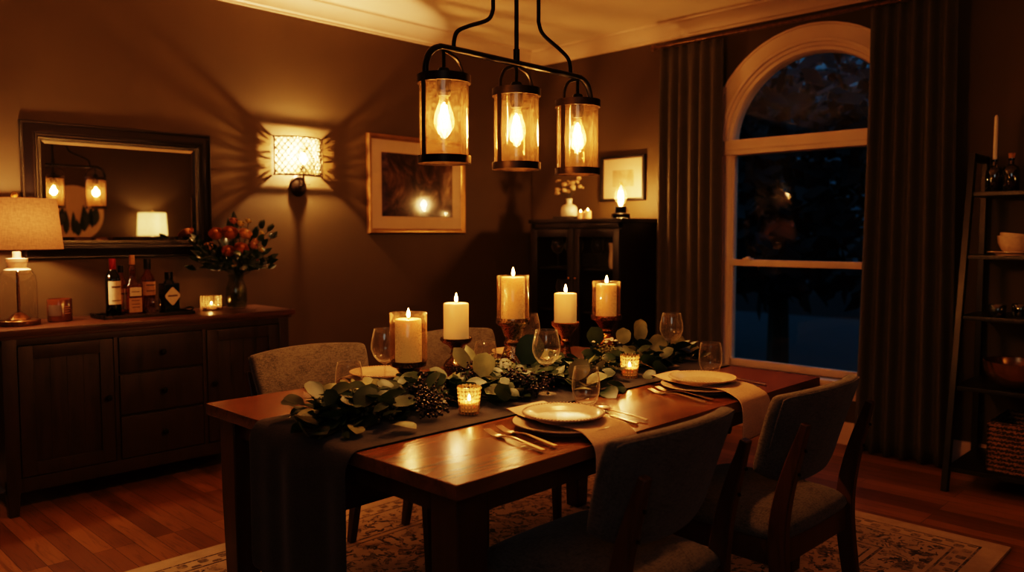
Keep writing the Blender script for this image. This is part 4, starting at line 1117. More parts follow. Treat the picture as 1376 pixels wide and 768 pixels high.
bottle('square whiskey bottle with a tall cork stopper on the tray', 1.598, 4.350, None, M['whiskey_glass'], [(0, .318), (.0125, .318), (.0135, .312), (.0135, .268), (.0, .268)], M['cork'],
       [(l1, M['label_tan']), (l2, M['label'])]+prints, square=(.037, .036, .165, [(.036, .150), (.030, .172), (.017, .195), (.0155, .225), (.018, .23), (.018, .245), (.0155, .25), (.0155, .268)]))
bottle('round amber bottle with a black cap on the tray', 1.705, 4.425, [(0, 0), (.035, 0), (.037, .004), (.037, .175), (.031, .20), (.016, .222), (.0145, .245), (0, .245)], M['amber_glass'],
       [(0, .295), (.017, .295), (.018, .29), (.018, .24), (.0, .24)], M['black_metal'], [(wrap(.0375, .10, .172, -PI*.85, -PI*.1), M['label_tan']), (lines(.0382, [(.15, .008)], -PI*.68, -PI*.25), M['ink']), (lines(.0382, [(.12, .006)], -PI*.68, -PI*.25), M['ink'])])
bm = nb(); bm.faces.new([bm.verts.new(p) for p in ((-.046, -.0295, .085), (-.006, -.0295, .042), (.006, -.0295, .042), (.046, -.0295, .085), (.046, -.0295, .100), (.004, -.0295, .140), (-.004, -.0295, .140), (-.046, -.0295, .100))]); dl = bm
bm = nb(); box(bm, -.030, .030, -.0305, -.0298, .088, .097)
bottle('squat black bottle with a diamond-shaped label on the tray', 1.802, 4.385, None, M['black_glass'], [(0, .222), (.020, .222), (.021, .218), (.021, .180), (0, .18)], M['black_metal'],
       [(dl, M['label']), (bm, M['ink'])], square=(.048, .029, .160, [(.030, .150), (.026, .168), (.019, .175), (.019, .19)]), rz=.25)
tb2 = obj('tumbler', tumbler_bm(), M['clear_glass'], smooth=70, loc=(1.690, 4.325, ZT)); tb2.scale = (.9, .9, .75)
tag(tb2, 'small clear tumbler on the tray in front of the amber bottle', 'glass')

vx, vy = 2.055, 4.42
bm = nb(); hs = .044; box(bm, -hs, hs, -hs, hs, 0, .085, bev=.008, seg=3)
cb = obj('votive_holder', bm, M['votive'], loc=(vx, vy, Z), rot=(0, 0, .5)); tag(cb, 'cut glass cube candle holder glowing on the sideboard', 'votive holder')
vc = thing('votive_candle', 'small lit candle inside the glass cube on the sideboard', 'candle', (vx, vy, Z+.008))
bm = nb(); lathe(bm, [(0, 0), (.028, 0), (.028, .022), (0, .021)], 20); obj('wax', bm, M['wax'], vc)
obj('flame', flame_bm(.02, .005), M['flame'], vc, loc=(0, 0, .024)); light('votive_light', (0, 0, .04), .12, WARM2, .006, vc)

# vase with flowers
fx, fy = 2.20, 4.405
vs = thing('flower_vase', 'clear glass vase standing at the end of the sideboard', 'vase', (fx, fy, Z))
bm = nb(); lathe(bm, [(0, .004), (.046, 0), (.058, .010), (.060, .05), (.058, .12), (.046, .155), (.040, .175), (.046, .20), (.044, .20), (.038, .175), (.044, .153), (.055, .12), (.057, .05), (.052, .012), (0, .010)], 36)
obj('glass_body', bm, M['vase_glass'], vs, smooth=60)
bm = nb(); lathe(bm, [(0, .011), (.050, .012), (.055, .05), (.0545, .09), (0, .09)], 28); obj('water', bm, M['vase_glass'], vs)
bq = thing('bouquet', 'bouquet of orange and peach flowers with greenery in the glass vase', 'bouquet', (fx, fy, Z+.02))
Q = random.Random(5); sm = nb(); lf = nb(); lf2 = nb(); pet = {k: nb() for k in ('orange_petal', 'peach_petal', 'yellow_petal', 'blush')}
heads = [(-.10, -.05, .36, .040, 'orange_petal'), (-.045, -.09, .365, .042, 'orange_petal'), (.035, -.09, .36, .036, 'peach_petal'), (.005, -.11, .30, .040, 'orange_petal'), (-.06, -.10, .29, .036, 'orange_petal'), (.11, -.02, .33, .030, 'peach_petal'),
         (.105, -.05, .25, .032, 'orange_petal'), (.04, -.02, .40, .022, 'yellow_petal'), (.09, .0, .41, .018, 'yellow_petal'), (-.01, -.05, .41, .022, 'blush'), (.14, -.03, .29, .020, 'yellow_petal'), (-.13, -.03, .31, .028, 'peach_petal'), (-.02, -.06, .24, .026, 'yellow_petal'), (.075, -.09, .31, .026, 'blush'), (.16, .0, .36, .016, 'yellow_petal')]
for k, (x, y, z, r0, m) in enumerate(heads):
    z = .20+(z-.20)*1.42; x = x*1.2-.02
    fb = nb(); rose(fb, Vector((x, y, z)), r0, Vector((x*2, y*2-.25, .5)), 4, 30+k); obj('flower', fb, M[m], bq, smooth=180)
    tube(sm, smooth_path([(Q.uniform(-.02, .02), Q.uniform(-.02, .02), .0), (x*.15, y*.15, .16), (x*.6, y*.6, z*.7), (x, y, z-r0*.5)], 3), .0028, 5)
for k in range(48):
    a = Q.uniform(0, 2*PI); el = Q.uniform(.25, 1.3); L_ = Q.uniform(.12, .26)
    if k < 7: a = PI+Q.uniform(-.30, .30); el = Q.uniform(.45, .9); L_ = Q.uniform(.27, .36)
    if 11 <= k < 15: a = Q.uniform(1.2, 2.4); el = 1.35; L_ = Q.uniform(.28, .36)
    if 7 <= k < 11: a = Q.uniform(-.3, .3); el = Q.uniform(.8, 1.25); L_ = Q.uniform(.28, .34)
    b = Vector((0, 0, .18)); d = Vector((math.cos(a)*math.cos(el), math.sin(a)*math.cos(el)*.7-.12, math.sin(el))).normalized()
    if (b+d*L_).y > .16: continue
    pts = [b+d*(L_*s/4)+Vector((0, 0, -.10*(s/4)**2 if k < 5 else -.03*(s/4)**2)) for s in range(5)]
    tube(sm, [Vector((0, 0, .01))]+pts, .0022, 5)
    for s in range(2, 5):
        for sd in (-1, 1):
            ld = (d*.6+d.cross(Vector((0, 0, 1)))*sd+Vector((0, 0, Q.uniform(-.3, .5)))).normalized()
            leaf(lf if k % 3 else lf2, pts[s], ld, Vector((Q.uniform(-.4, .4), -.8, .7)), Q.uniform(.045, .075), Q.uniform(.026, .042), 'lance', .2)
    leaf(lf if k % 3 else lf2, pts[4], d, Vector((0, -.8, .6)), .06, .032, 'lance', .2)
obj('stems', sm, M['stem_dark'], bq); obj('dark_leaves', lf, M['leaf_dark'], bq, smooth=180); obj('green_leaves', lf2, M['leaf_mid'], bq, smooth=180)
for q_ in pet.values(): q_.free()

# ------------------------------------------------------------------ mirror
mx0, mx1, mz0, mz1 = 1.166, 2.142, 1.175, 1.878
mr = thing('wall_mirror', 'wide wall mirror in a dark glossy frame above the sideboard', 'mirror', ((mx0+mx1)/2, YA-.002, (mz0+mz1)/2), math.radians(-1.5)); mr.location.y = YA-.018
hw, hh = (mx1-mx0)/2, (mz1-mz0)/2
def frame(bm, hw, hh, prof):
    """prof: (inward from the outer edge, out of the wall)"""
    rings = []
    for sx, sz in ((-1, -1), (1, -1), (1, 1), (-1, 1)):
        rings.append([bm.verts.new((sx*(hw-i), -o, sz*(hh-i))) for i, o in prof])
    n = len(prof)
    for k in range(4):
        A, B = rings[k], rings[(k+1) % 4]
        for q in range(n-1): bm.faces.new((A[q], B[q], B[q+1], A[q+1]))
bm = nb(); frame(bm, hw, hh, [(0, -.012), (0, .020), (.004, .026), (.012, .026), (.016, .020), (.024, .022), (.045, .034), (.058, .034), (.066, .026), (.074, .026), (.080, .016), (.092, .014), (.092, .004)]); obj('frame', bm, M['mirror_frame'], mr, smooth=30)
bm = nb(); frame(bm, hw-.090, hh-.090, [(0, .004), (.022, .0075)]); obj('bevel', bm, M['bevel'], mr, smooth=False)
bm = nb(); a, b = hw-.112, hh-.112; bm.faces.new([bm.verts.new(p) for p in ((-a, -.0075, -b), (a, -.0075, -b), (a, -.0075, b), (-a, -.0075, b))]); obj('mirror_glass', bm, M['mirror'], mr, smooth=False)

# ------------------------------------------------------------------ pictures
def picture(name, label, loc, rz, hw, hh, fprof, fm, matw, artm, glassy=True):
    t = thing(name, label, 'picture', loc, rz)
    bm = nb(); frame(bm, hw, hh, fprof); obj('frame', bm, fm, t, smooth=30)
    i = fprof[-1][0]
    bm = nb(); a, b = hw-i, hh-i; box(bm, -a, a, -.010, -.004, -b, b); obj('mount', bm, M['paper'], t, smooth=False)
    bm = nb(); a, b = hw-i-matw, hh-i-matw; box(bm, -a, a, -.0115, -.009, -b, b); obj('artwork', bm, artm, t, smooth=False)
    if glassy:
        a, b = hw-i, hh-i
        bm = nb(); bm.faces.new([bm.verts.new(p) for p in ((-a, -.014, -b), (a, -.014, -b), (a, -.014, b), (-a, -.014, b))]); obj('glass', bm, M['pane_art'], t, smooth=False)
    return t
picture('framed_picture', 'large dark abstract picture in a gold frame between sconce and corner', (3.73, YA-.001, 1.655), 0, .452, .347, [(0, 0), (0, .024), (.008, .030), (.022, .030), (.030, .022), (.034, .012), (.034, .006)], M['gold_frame'], .088, M['art_dark'])
picture('framed_picture', 'small pale picture in a black frame above the glass cabinet', (XB-.001, 3.655, 1.725), -PI/2, .205, .170, [(0, 0), (0, .030), (.006, .034), (.018, .034), (.022, .022), (.022, .006)], M['black_wood'], .085, M['art_pale'])

# ------------------------------------------------------------------ sconces
def sconce(x, z, label, pw=1):
    t = thing('wall_sconce', label, 'wall lamp', (x, YA, z), 0, 'wall sconces beside the mirror')
    hw, dp, z0, z1 = .172, .115, -.118, .118
    def arcpt(u, o=0):       # u -1..1 round the curved front
        a = u*PI/2*.72; k = math.sin(PI/2*.72)
        return ((hw+o)*math.sin(a)/k, -.004-(dp+o)*(math.cos(a)-math.cos(PI/2*.72))/(1-math.cos(PI/2*.72)))
    bm = nb()
    for zz in (z0, z1):
        tube(bm, [(*arcpt(-1+2*k/28), zz) for k in range(29)], .005, 8); tube(bm, [(-hw, -.022, zz), (hw, -.022, zz)], .004, 6)
    for s in (-1, 1): tube(bm, [(s*hw, -.022, z0), (s*hw, -.022, z1)], .005, 8)
    tube(bm, [(0, -.02, z0), (0, -.022-dp, z0)], .004, 6)
    fr = obj('shade_frame', bm, M['bronze'], t)
    # diamond lattice of the shade
    bm = nb(); n = 11; H_ = z1-z0; st = 2/n
    def pt(u, v): x_, y_ = arcpt(u, -.002); return (x_, y_, z0+v*H_)
    for k in range(-5, n+1):
        for sg in (1, -1):
            pts = []
            for q in range(13):
                v = q/12; u = -1+k*st+v*5*st
                if -1 <= u <= 1: pts.append(pt(u*sg, v))
            if len(pts) > 1: tube(bm, pts, .0040, 4, caps=False)
    obj('lattice', bm, M['bronze'], fr)
    bm = nb(); rows = []
    for zz in (z0, z1): rows.append([bm.verts.new((*arcpt(-1+2*k/28, -.006), zz)) for k in range(29)])
    for k in range(28): bm.faces.new((rows[0][k], rows[0][k+1], rows[1][k+1], rows[1][k]))
    obj('bead_screen', bm, M['beads'], fr, smooth=180)
    bm = nb(); q = bmesh.new(); lathe(q, [(0, 0), (.058, 0), (.060, .006), (.050, .014), (.030, .020), (.016, .024), (0, .024)], 32); q.transform(Matrix.Translation((0, -.001, -.185)) @ Matrix.Rotation(PI/2, 4, 'X') @ Matrix.Scale(1.15, 4, (0, 1, 0))); merge(bm, q); obj('backplate', bm, M['bronze'], t)
    bm = nb(); tube(bm, smooth_path([(0, -.02, -.185), (0, -.06, -.19), (0, -.075, -.165), (0, -.072, -.09)], 5), .007, 8); lathe(bm, [(.0, -.10), (.016, -.10), (.018, -.06), (.0, -.06)], 16, 0, -.072)
    tube(bm, [(.0, -.06, -.178), (.045, -.075, -.175)], .003, 6); obj('arm', bm, M['bronze'], t)
    bm = nb(); sphere(bm, (-.0, -.072, -.012), .024, 14, 10, (1, 1, 1.5)); obj('bulb', bm, M['glow_bulb'], t)
    light('sconce_light', (0, -.055, .0), PW['sconce']*pw, WARM, .014, t)
sconce(2.742, 1.798, 'lit crystal lattice wall sconce between mirror and gold-framed picture')
sconce(.42, 1.798, 'second lattice wall sconce on the other side of the mirror, seen in the window', .22)

# ------------------------------------------------------------------ glass cabinet in the corner
CX0, CX1, CY0, CY1, CZ = 4.50, XB-.02, 3.345, 4.185, 1.415
cc = thing('display_cabinet', 'dark wooden display cabinet with two glass doors in the corner', 'cabinet', ((CX0+CX1)/2, (CY0+CY1)/2, 0))
cx_, cy_ = (CX0+CX1)/2, (CY0+CY1)/2
def cbx(bm, x0, x1, y0, y1, z0, z1, bev=.002): box(bm, x0-cx_, x1-cx_, y0-cy_, y1-cy_, z0, z1, bev)
bm = nb(); cbx(bm, CX0-.02, CX1, CY0-.02, CY1+.02, CZ-.03, CZ, .004); obj('top', bm, M['cabinet'], cc)
bm = nb(); cbx(bm, CX0, CX1, CY0, CY0+.022, .08, CZ-.03); cbx(bm, CX0, CX1, CY1-.022, CY1, .08, CZ-.03); cbx(bm, CX1-.015, CX1, CY0, CY1, .08, CZ-.03); cbx(bm, CX0, CX1, CY0, CY1, .08, .12); cbx(bm, CX0, CX0+.02, CY0, CY1, .05, .12); cbx(bm, CX0, CX0+.022, CY0, CY1, CZ-.07, CZ-.03)
obj('carcass', bm, M['cabinet'], cc)
for z in (.42, .74, 1.055):
    bm = nb(); cbx(bm, CX0+.03, CX1-.015, CY0+.022, CY1-.022, z-.016, z); obj('shelf', bm, M['cabinet'], cc)
for x in (CX0+.03, CX1-.03):
    for y in (CY0+.03, CY1-.03):
        bm = nb(); sweep_rect(bm, [(x-cx_, y-cy_, 0), (x-cx_, y-cy_, .09)], [.035, .05], [.035, .05]); obj('leg', bm, M['cabinet'], cc)
ym = (CY0+CY1)/2
for y0, y1, ky in ((CY0+.004, ym-.002, ym-.03), (ym+.002, CY1-.004, ym+.03)):
    bm = nb(); wf = .058
    for a, b, c, d in ((y0, y0+wf, .13, CZ-.075), (y1-wf, y1, .13, CZ-.075), (y0+wf-.001, y1-wf+.001, .13, .13+wf), (y0+wf-.001, y1-wf+.001, CZ-.075-wf, CZ-.075)): cbx(bm, CX0-.012, CX0+.010, a, b, c, d, .003)
    dr = obj('door', bm, M['cabinet'], cc)
    bm = nb(); bm.faces.new([bm.verts.new((CX0-cx_, y-cy_, z)) for y, z in ((y0+wf, .13+wf), (y1-wf, .13+wf), (y1-wf, CZ-.075-wf), (y0+wf, CZ-.075-wf))]); obj('glass', bm, M['cab_pane'], dr, smooth=False)
    bm = nb(); sphere(bm, (CX0-.026-cx_, ky-cy_, .98), .012, 12, 8); tube(bm, [(CX0-.012-cx_, ky-cy_, .98), (CX0-.026-cx_, ky-cy_, .98)], .005, 8); obj('knob', bm, M['brass'], dr)
# inside: glasses and a white jug
for k, (y, z, x) in enumerate([(4.03, 1.055, 4.62), (3.93, 1.055, 4.66), (3.84, 1.055, 4.62), (3.66, 1.055, 4.64), (3.60, 1.055, 4.70), (4.00, .74, 4.64), (3.88, .74, 4.66), (3.62, .74, 4.66)]):
    o = wg.copy(); COL.objects.link(o); o.location = (x, y, z); o['group'] = 'wine glasses inside the cabinet'
    o['label'] = 'wine glass on the upper shelf inside the glass cabinet' if z > 1 else 'wine glass on the lower shelf inside the glass cabinet'
    if z < 1: o['group'] = 'wine glasses on the lower cabinet shelf'
bm = nb(); lathe(bm, [(0, 0), (.045, 0), (.05, .01), (.055, .06), (.048, .12), (.050, .165), (.056, .185), (.052, .185), (.045, .165), (.043, .12), (.05, .06), (.045, .012), (0, .01)], 28)
tube(bm, smooth_path([(0, -.048, .15), (0, -.085, .14), (0, -.088, .08), (0, -.052, .05)], 4), .006, 8)
tag(obj('jug', bm, M['white'], loc=(4.62, 3.475, 1.0555)), 'white jug on the upper shelf inside the glass cabinet', 'jug')

# on top of the cabinet
ZK = CZ+.0005
bm = nb(); box(bm, -.075, .075, -.10, .10, 0, .022, bev=.003); bk = obj('book', bm, M['black_wood'], loc=(4.70, 3.985, ZK), rot=(0, 0, .06))
tag(bk, 'dark book lying under the ceramic vase on the cabinet', 'book'); 
bm = nb(); box(bm, -.072, .0735, -.0985, .0985, .004, .018); obj('pages', bm, M['paper'], bk); 
bm = nb(); box(bm, -.0755, -.070, -.1005, .1005, .003, .019)
bv = thing('bud_vase', 'cream ceramic bottle vase on the book on the cabinet', 'vase', (4.70, 3.985, ZK+.0225))
bm.free(); bm = nb(); lathe(bm, [(0, 0), (.055, 0), (.062, .006), (.064, .04), (.060, .07), (.046, .086), (.024, .094), (.020, .105), (.022, .128), (.027, .134), (.023, .136), (.017, .13), (.015, .10), (0, .095)], 36); obj('vase_body', bm, M['white'], bv, smooth=50)
ds = thing('dried_flowers', 'sprigs of dried cream flowers in the ceramic bottle vase', 'flowers', (4.70, 3.985, ZK+.125))
Q = random.Random(9); bm = nb(); st = nb()
for k in range(16):
    a = Q.uniform(0, 2*PI); d = Q.uniform(.03, .13); h = Q.uniform(.08, .21)
    p = Vector((d*math.cos(a)*.6, d*math.sin(a), h)); tube(st, smooth_path([(0, 0, .0), (p.x*.3, p.y*.3, h*.5), tuple(p)], 3), .0016, 5)
    sphere(bm, p, Q.uniform(.010, .019), 8, 6, (1, 1, .85))
    for q in range(4): sphere(bm, p+Vector((Q.uniform(-.018, .018), Q.uniform(-.018, .018), Q.uniform(-.012, .012))), .007, 6, 5)
obj('stems', st, M['stem_dark'], ds); obj('blossoms', bm, M['dried'], ds)
def stub(x, y, r, h, lb, lit=False):
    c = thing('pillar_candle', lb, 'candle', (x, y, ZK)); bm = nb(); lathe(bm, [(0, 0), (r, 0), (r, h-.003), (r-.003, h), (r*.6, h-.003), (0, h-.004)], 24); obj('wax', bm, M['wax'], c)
    bm = nb(); tube(bm, [(0, 0, h-.005), (0, .001, h+.008)], .001, 5); obj('wick', bm, M['wick'], c)
    obj('flame', flame_bm(.016, .005), M['flame'], c, loc=(0, 0, h+.002)); light('candle_light', (0, 0, h+.012), .25, WARM2, .006, c)
stub(4.66, 3.838, .022, .052, 'shorter small cream candle beside the ceramic vase on the cabinet'); stub(4.68, 3.785, .026, .062, 'taller small cream candle in the middle of the cabinet top')
el = thing('table_lamp', 'small lit filament bulb lamp with dark base on the cabinet', 'lamp', (4.69, 3.49, ZK))
bm = nb(); lathe(bm, [(0, 0), (.064, 0), (.068, .005), (.068, .032), (.062, .038), (.044, .040), (.042, .058), (.044, .062), (.042, .088), (.018, .092), (0, .092)], 32); obj('base', bm, M['black_metal'], el)
bm = nb(); lathe(bm, [(.016, .092), (.020, .105), (.034, .125), (.045, .150), (.047, .172), (.041, .198), (.028, .222), (.016, .240), (.010, .262), (0, .266)], 28); obj('bulb', bm, M['bulb_glass'], el, smooth=70)
bm = nb()
for q in range(5):
    a = 2*PI*q/5; tube(bm, [(.008*math.cos(a), .008*math.sin(a), .10), (.017*math.cos(a+.5), .017*math.sin(a+.5), .15), (.010*math.cos(a+1), .010*math.sin(a+1), .20)], .0025, 6)
obj('filament', bm, M['filament'], el)
light('edison_light', (0, 0, .16), PW['edison'], WARM, .025, el)

# ------------------------------------------------------------------ curtains and rod
def curtain(label, y0, y1, x, ztop, folds, seed, flare):
    t = thing('curtain', label, 'curtain', (x, (y0+y1)/2, 0), 0, 'curtains beside the window')
    Q = random.Random(seed); bm = nb(); ny, nz = folds*14, 26
    ph = [Q.uniform(-.5, .5) for _ in range(folds+2)]; am = [Q.uniform(.75, 1.2) for _ in range(folds+2)]
    rows = []
    for j in range(nz+1):
        v = j/nz; z = .012+(ztop-.012)*v; row = []
        for i in range(ny+1):
            u = i/ny; fi = u*folds; k = int(min(folds-1, fi))
            f = fi+.10*math.sin(fi*1.3+ph[k % 3]*2)+(.10*math.sin(v*2.2+ph[0]*3)*(1-v))
            amp = .030*(am[k]*(1-(fi-k))+am[k+1]*(fi-k))
            pin = min(1, (1-v)*9)
            s = math.sin(2*PI*f)
            wv = amp*(.55+.45*pin)*(abs(s)**.95)*(1 if s > 0 else -1)
            w = (y1-y0)/2*(1+flare*(1-v)**1.4)
            yy = (u*2-1)*w
            row.append(bm.verts.new((wv+.01*(1-v), yy, z)))
        rows.append(row)
    for A, B in zip(rows, rows[1:]):
        for i in range(ny): bm.faces.new((A[i], A[i+1], B[i+1], B[i]))
    o = obj('panel', bm, M['curtain'], t, smooth=180); s = o.modifiers.new('s', 'SOLIDIFY'); s.thickness = .003
    bm = nb()
    for k in range(folds):
        yy = y0+(y1-y0)*(k+.5)/folds-(y0+y1)/2
        tube(bm, [(.018*math.cos(a), yy, ztop+.012+.018*math.sin(a)) for a in [2*PI*q/14 for q in range(15)]], .0025, 5)
    obj('ring', bm, M['bronze_lt'], t)
curtain('dark olive curtain between the cabinet and the window', 2.765, 3.255, 4.82, 2.60, 6, 2, .06)
curtain('dark olive curtain between the window and the shelf', 1.35, 1.81, 4.81, 2.60, 6, 5, .17)
rd = thing('curtain_rod', 'thin metal curtain rod above the arched window', 'curtain rod', (4.82, 2.25, 2.618))
bm = nb(); tube(bm, [(0, -1.06, 0), (0, 1.04, 0)], .011, 12); obj('rod', bm, M['bronze_lt'], rd)
for s in (-1.06, 1.04):
    bm = nb(); sphere(bm, (0, s+(.02 if s > 0 else -.02), 0), .022, 14, 10); tube(bm, [(0, s-.012, 0), (0, s+.012, 0)], .015, 10); obj('finial', bm, M['bronze_lt'], rd)
for y in (-.95, .94):
    bm = nb(); tube(bm, [(0, y, 0), (XB-4.82-.001, y, 0)], .006, 8); lathe(bm, [(0, -.02), (.02, -.02), (.02, .02), (0, .02)], 4, XB-4.82-.012, y); obj('bracket', bm, M['bronze_lt'], rd)

# ------------------------------------------------------------------ etagere
HX0, HX1, HY0, HY1 = 4.37, XB-.02, .40, 1.215
es = thing('ladder_shelf', 'black open ladder shelf against the wall beside the curtain', 'shelf', (4.65, (HY0+HY1)/2, 0))
ex_, ey_ = 4.65, (HY0+HY1)/2
def front(z): return HX0+(4.66-HX0)*z/1.72
for y in (HY0, HY1):
    bm = nb(); sweep_rect(bm, [(front(0)+.02-ex_, y-ey_, 0), (front(1.72)+.02-ex_, y-ey_, 1.72)], .030, .042, (0, 1, 0))
    box(bm, HX1-.04-ex_, HX1-ex_, y-ey_-.015, y-ey_+.015, 0, 1.72); box(bm, front(1.72)-ex_, HX1-ex_, y-ey_-.015, y-ey_+.015, 1.68, 1.72, .002); obj('side_frame', bm, M['black_wood'], es, bevel=.002)
levels = [.125, .53, .885, 1.195, 1.520]
for z in levels:
    bm = nb(); box(bm, front(z)+.01-ex_, HX1-ex_, HY0-ey_, HY1-ey_, z-.022, z, bev=.002); obj('shelf_board', bm, M['black_wood'], es)
def sbottle(x, y, z, lb, prof, mat):
    bm = nb(); lathe(bm, prof, 28); return tag(obj('bottle', bm, mat, loc=(x, y, z+.0005), smooth=50), lb, 'bottle')
z = levels[4]
M['smoke'] = glass('smoked_amber_glass', (.22, .12, .05), (.08, .04, .02), 1.3, .05, .10)
pf = [(0, 0), (.036, 0), (.040, .004), (.040, .105), (.034, .122), (.014, .135), (.012, .155), (.015, .157), (.015, .166), (.011, .166), (.011, .155), (0, .150)]
sbottle(4.72, 1.125, z, 'smoky glass bottle holding the white taper candle', pf, M['smoke'])
tp = thing('taper_candle', 'tall white taper candle standing in the smoky bottle', 'candle', (4.72, 1.125, z+.152))
bm = nb(); lathe(bm, [(0, 0), (.0105, 0), (.0105, .012), (.0095, .23), (.006, .24), (0, .243)], 20); obj('wax', bm, M['white'], tp)
bm = nb(); tube(bm, [(0, 0, .238), (0, .001, .25)], .001, 5); obj('wick', bm, M['wick'], tp)
sb2 = sbottle(4.70, 1.045, z, 'smoky glass bottle with a cork beside the taper candle', pf, M['smoke'])
bm = nb(); lathe(bm, [(0, .150), (.0105, .150), (.0105, .166), (.014, .172), (.016, .192), (0, .193)], 18); obj('cork', bm, M['cork'], sb2)
z = levels[3]
bm = nb(); lathe(bm, plate_profile(.118, .016, 0), 40); tag(obj('plate', bm, M['cream'], loc=(4.63, 1.005, z+.0005), smooth=50), 'pale flat plate under the bowls on the shelf', 'plate')
def bowl_bm(r, h, t=.004): return lathe(nb(), [(0, .004), (r*.42, 0), (r*.46, .003), (r*.75, h*.22), (r*.95, h*.6), (r, h), (r-t*.5, h+.002), (r-t, h), (r*.95-t, h*.6), (r*.72, h*.25+t), (r*.4, .008), (0, .008)], 40)
b1 = obj('bowl', bowl_bm(.074, .088), M['cream'], loc=(4.63, 1.005, z+.0100), smooth=50); tag(b1, 'lower of the two nested cream bowls on the shelf', 'bowl', 'nested bowls')
b2 = obj('bowl', bowl_bm(.073, .085), M['cream'], loc=(4.632, 1.005, z+.0225), rot=(.10, .05, 0), smooth=50); tag(b2, 'upper tilted bowl of the two nested cream bowls', 'bowl', 'nested bowls')
z = levels[2]
bm = nb(); lathe(bm, [(0, 0), (.036, 0), (.038, .004), (.040, .06), (.038, .062), (.036, .06), (.035, .008), (0, .007)], 28); tag(obj('glass_cup', bm, M['smoke'], loc=(4.58, 1.055, z+.0005), smooth=50), 'small smoky glass cup on the middle of the shelf', 'glass')
bm = nb(); lathe(bm, [(0, 0), (.036, 0), (.038, .004), (.040, .06), (.038, .062), (.036, .06), (.035, .008), (0, .007)], 28); tag(obj('glass_cup', bm, M['smoke'], loc=(4.70, .98, z+.0005), smooth=50), 'smoky glass cup behind the other glass cup on the shelf', 'glass')
z = levels[1]
M['bowl_wood'] = plain('polished_copper_bowl', (.28, .14, .06), .22, .75, .6, var=.2, vscale=12)
bb = obj('bowl', bowl_bm(.165, .135, .008), M['bowl_wood'], loc=(4.62, .955, z+.0005), smooth=50); tag(bb, 'large polished copper bowl on the shelf above the basket', 'bowl')
z = levels[0]
bk = thing('basket', 'woven seagrass basket on the bottom board of the shelf', 'basket', (4.64, .80, z+.0005))
bm = nb(); 
for (a, b, c, d) in ((-.19, .19, -.25, -.238), (-.19, .19, .238, .25), (-.19, -.178, -.25, .25), (.178, .19, -.25, .25)): box(bm, a, b, c, d, 0, .24, .004)
box(bm, -.18, .18, -.24, .24, 0, .012); obj('woven_body', bm, M['seagrass'], bk)
bm = nb(); tube(bm, [(-.185, -.245, .243), (.185, -.245, .243), (.185, .245, .243), (-.185, .245, .243), (-.185, -.245, .243)], .010, 8); obj('rim', bm, M['seagrass'], bk)

# ------------------------------------------------------------------ the opposite wall, seen in the mirror
cn = thing('console_table', 'dark console table against the back wall, seen in the mirror', 'table', (3.75, YN+.22, 0))
bm = nb(); box(bm, -1.0, 1.0, -.20, .20, 1.03, 1.07, bev=.004); obj('tabletop', bm, M['sideboard_top'], cn)
bm = nb(); box(bm, -.95, .95, -.17, .17, .90, 1.03, bev=.003); obj('apron', bm, M['sideboard'], cn)
for sx in (-1, 1):
    for sy in (-1, 1):
        bm = nb(); sweep_rect(bm, [(sx*.92, sy*.15, 0), (sx*.92, sy*.15, .95)], [.045, .06], [.045, .06]); obj('leg', bm, M['sideboard'], cn)
def tracer_lamp(x):
    lp = thing('table_lamp', 'lit lamp with a cream drum shade, reflected in the mirror', 'lamp', (x, YN+.20, 1.0705))
    bm = nb(); lathe(bm, [(0, 0), (.07, 0), (.075, .008), (.03, .02), (.022, .06), (.05, .10), (.05, .13), (.02, .17), (.012, .21), (0, .21)], 28); obj('base', bm, M['white'], lp)
    bm = nb(); lathe(bm, [(.175, .215), (.162, .50)], 40); obj('lamp_shade', bm, M['cream_shade'], lp, smooth=60)
    bm = nb(); tube(bm, [(0, 0, .2), (0, 0, .52)], .004, 8)
    for a in (0, 2.1, 4.2): tube(bm, [(0, 0, .495), (.162*math.cos(a), .162*math.sin(a), .498)], .002, 5)
    sphere(bm, (0, 0, .525), .012, 10, 8); obj('spider', bm, M['brass'], lp)
    bm = nb(); sphere(bm, (0, 0, .33), .03, 12, 8); obj('bulb', bm, M['glow_bulb'], lp)
    light('lamp_light', (0, 0.04, .37), PW['mlamp'], (1, .62, .28), .03, lp)
tracer_lamp(3.70)
rw = thing('round_wall_art', 'pale round wall panel with leaf shapes, reflected in the mirror', 'wall art', (2.86, YN+.02, 1.55))
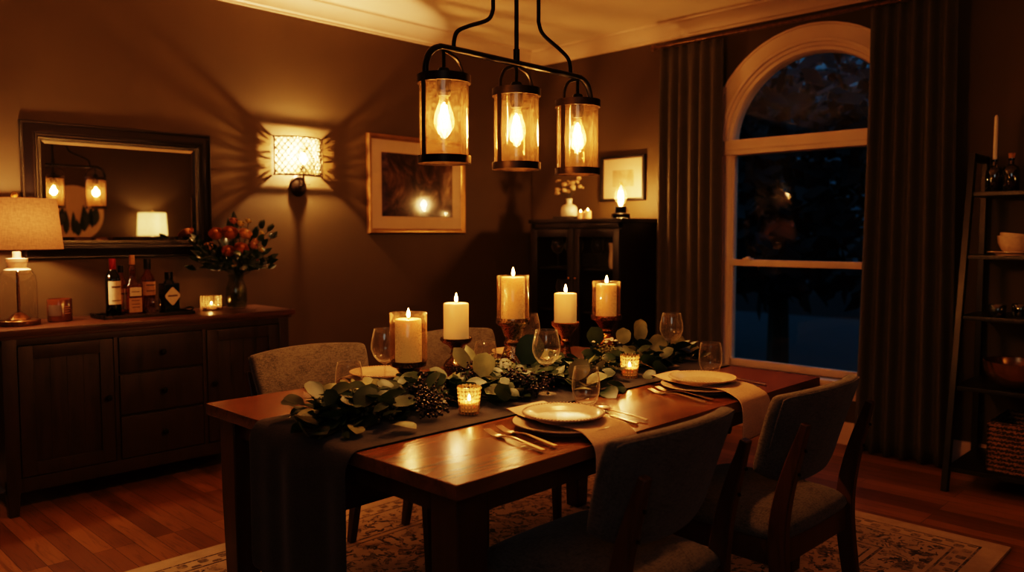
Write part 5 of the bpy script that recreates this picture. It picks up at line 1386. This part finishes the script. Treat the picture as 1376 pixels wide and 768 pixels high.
bm = nb(); q = bmesh.new(); lathe(q, [(0, .0), (.33, .0), (.335, .008), (.33, .016), (.30, .018), (0, .016)], 48); q.transform(Matrix.Rotation(-PI/2, 4, 'X')); merge(bm, q); obj('disc', bm, M['paper'], rw)
bm = nb(); Q = random.Random(2)
for k in range(15):
    x = Q.uniform(-.25, .25); leaf(bm, Vector((x, .022, -.30+Q.uniform(0, .06)+abs(x)*.5)), Vector((Q.uniform(-.3, .3), 0, 1)), Vector((0, 1, .1)), Q.uniform(.14, .30), Q.uniform(.05, .09), 'lance', 0)
obj('leaf_shapes', bm, M['leaf_dark'], rw, smooth=180)
picture('framed_picture', 'pale framed picture on the back wall, reflected at the mirror edge', (4.42, YN+.001, 1.50), PI, .15, .28, [(0, 0), (0, .02), (.02, .02), (.02, .006)], M['paper'], .06, M['art_dark'], False)

# dim cool fill light, added unseen behind the camera to lift the shadows
al = bpy.data.lights.new('fill_light', 'AREA'); al.energy = 3.6; al.color = (.92, .96, .95); al.shape = 'RECTANGLE'; al.size = 1.6; al.size_y = 1.2
ao = bpy.data.objects.new('fill_light', al); COL.objects.link(ao); ao.location = (-.9, -.9, 2.5); ao.rotation_euler = Vector((2.6, 2.4, -1.6)).to_track_quat('-Z', 'Y').to_euler()

# ------------------------------------------------------------------ camera
F, PITCH, TH = 1073., math.atan(69/1073.), math.radians(44.37)
cam = bpy.data.cameras.new('camera'); co = bpy.data.objects.new('camera', cam); COL.objects.link(co)
cam.sensor_width = 36; cam.lens = 36*F/1376; cam.clip_start = .02
co.location = (0, 0, 1.3)
co.rotation_euler = (PI/2-PITCH, 0, TH-PI/2)
cam.dof.use_dof = True; cam.dof.focus_distance = 2.65; cam.dof.aperture_fstop = 2.2
S.camera = co
S.view_settings.view_transform = 'Filmic'
S.view_settings.look = 'High Contrast'
S.view_settings.exposure = 1.15
S.cycles.transparent_max_bounces = 32
S.cycles.max_bounces = 14
S.cycles.transmission_bounces = 14
S.cycles.sample_clamp_indirect = 3
S.cycles.caustics_reflective = False
S.cycles.caustics_refractive = False
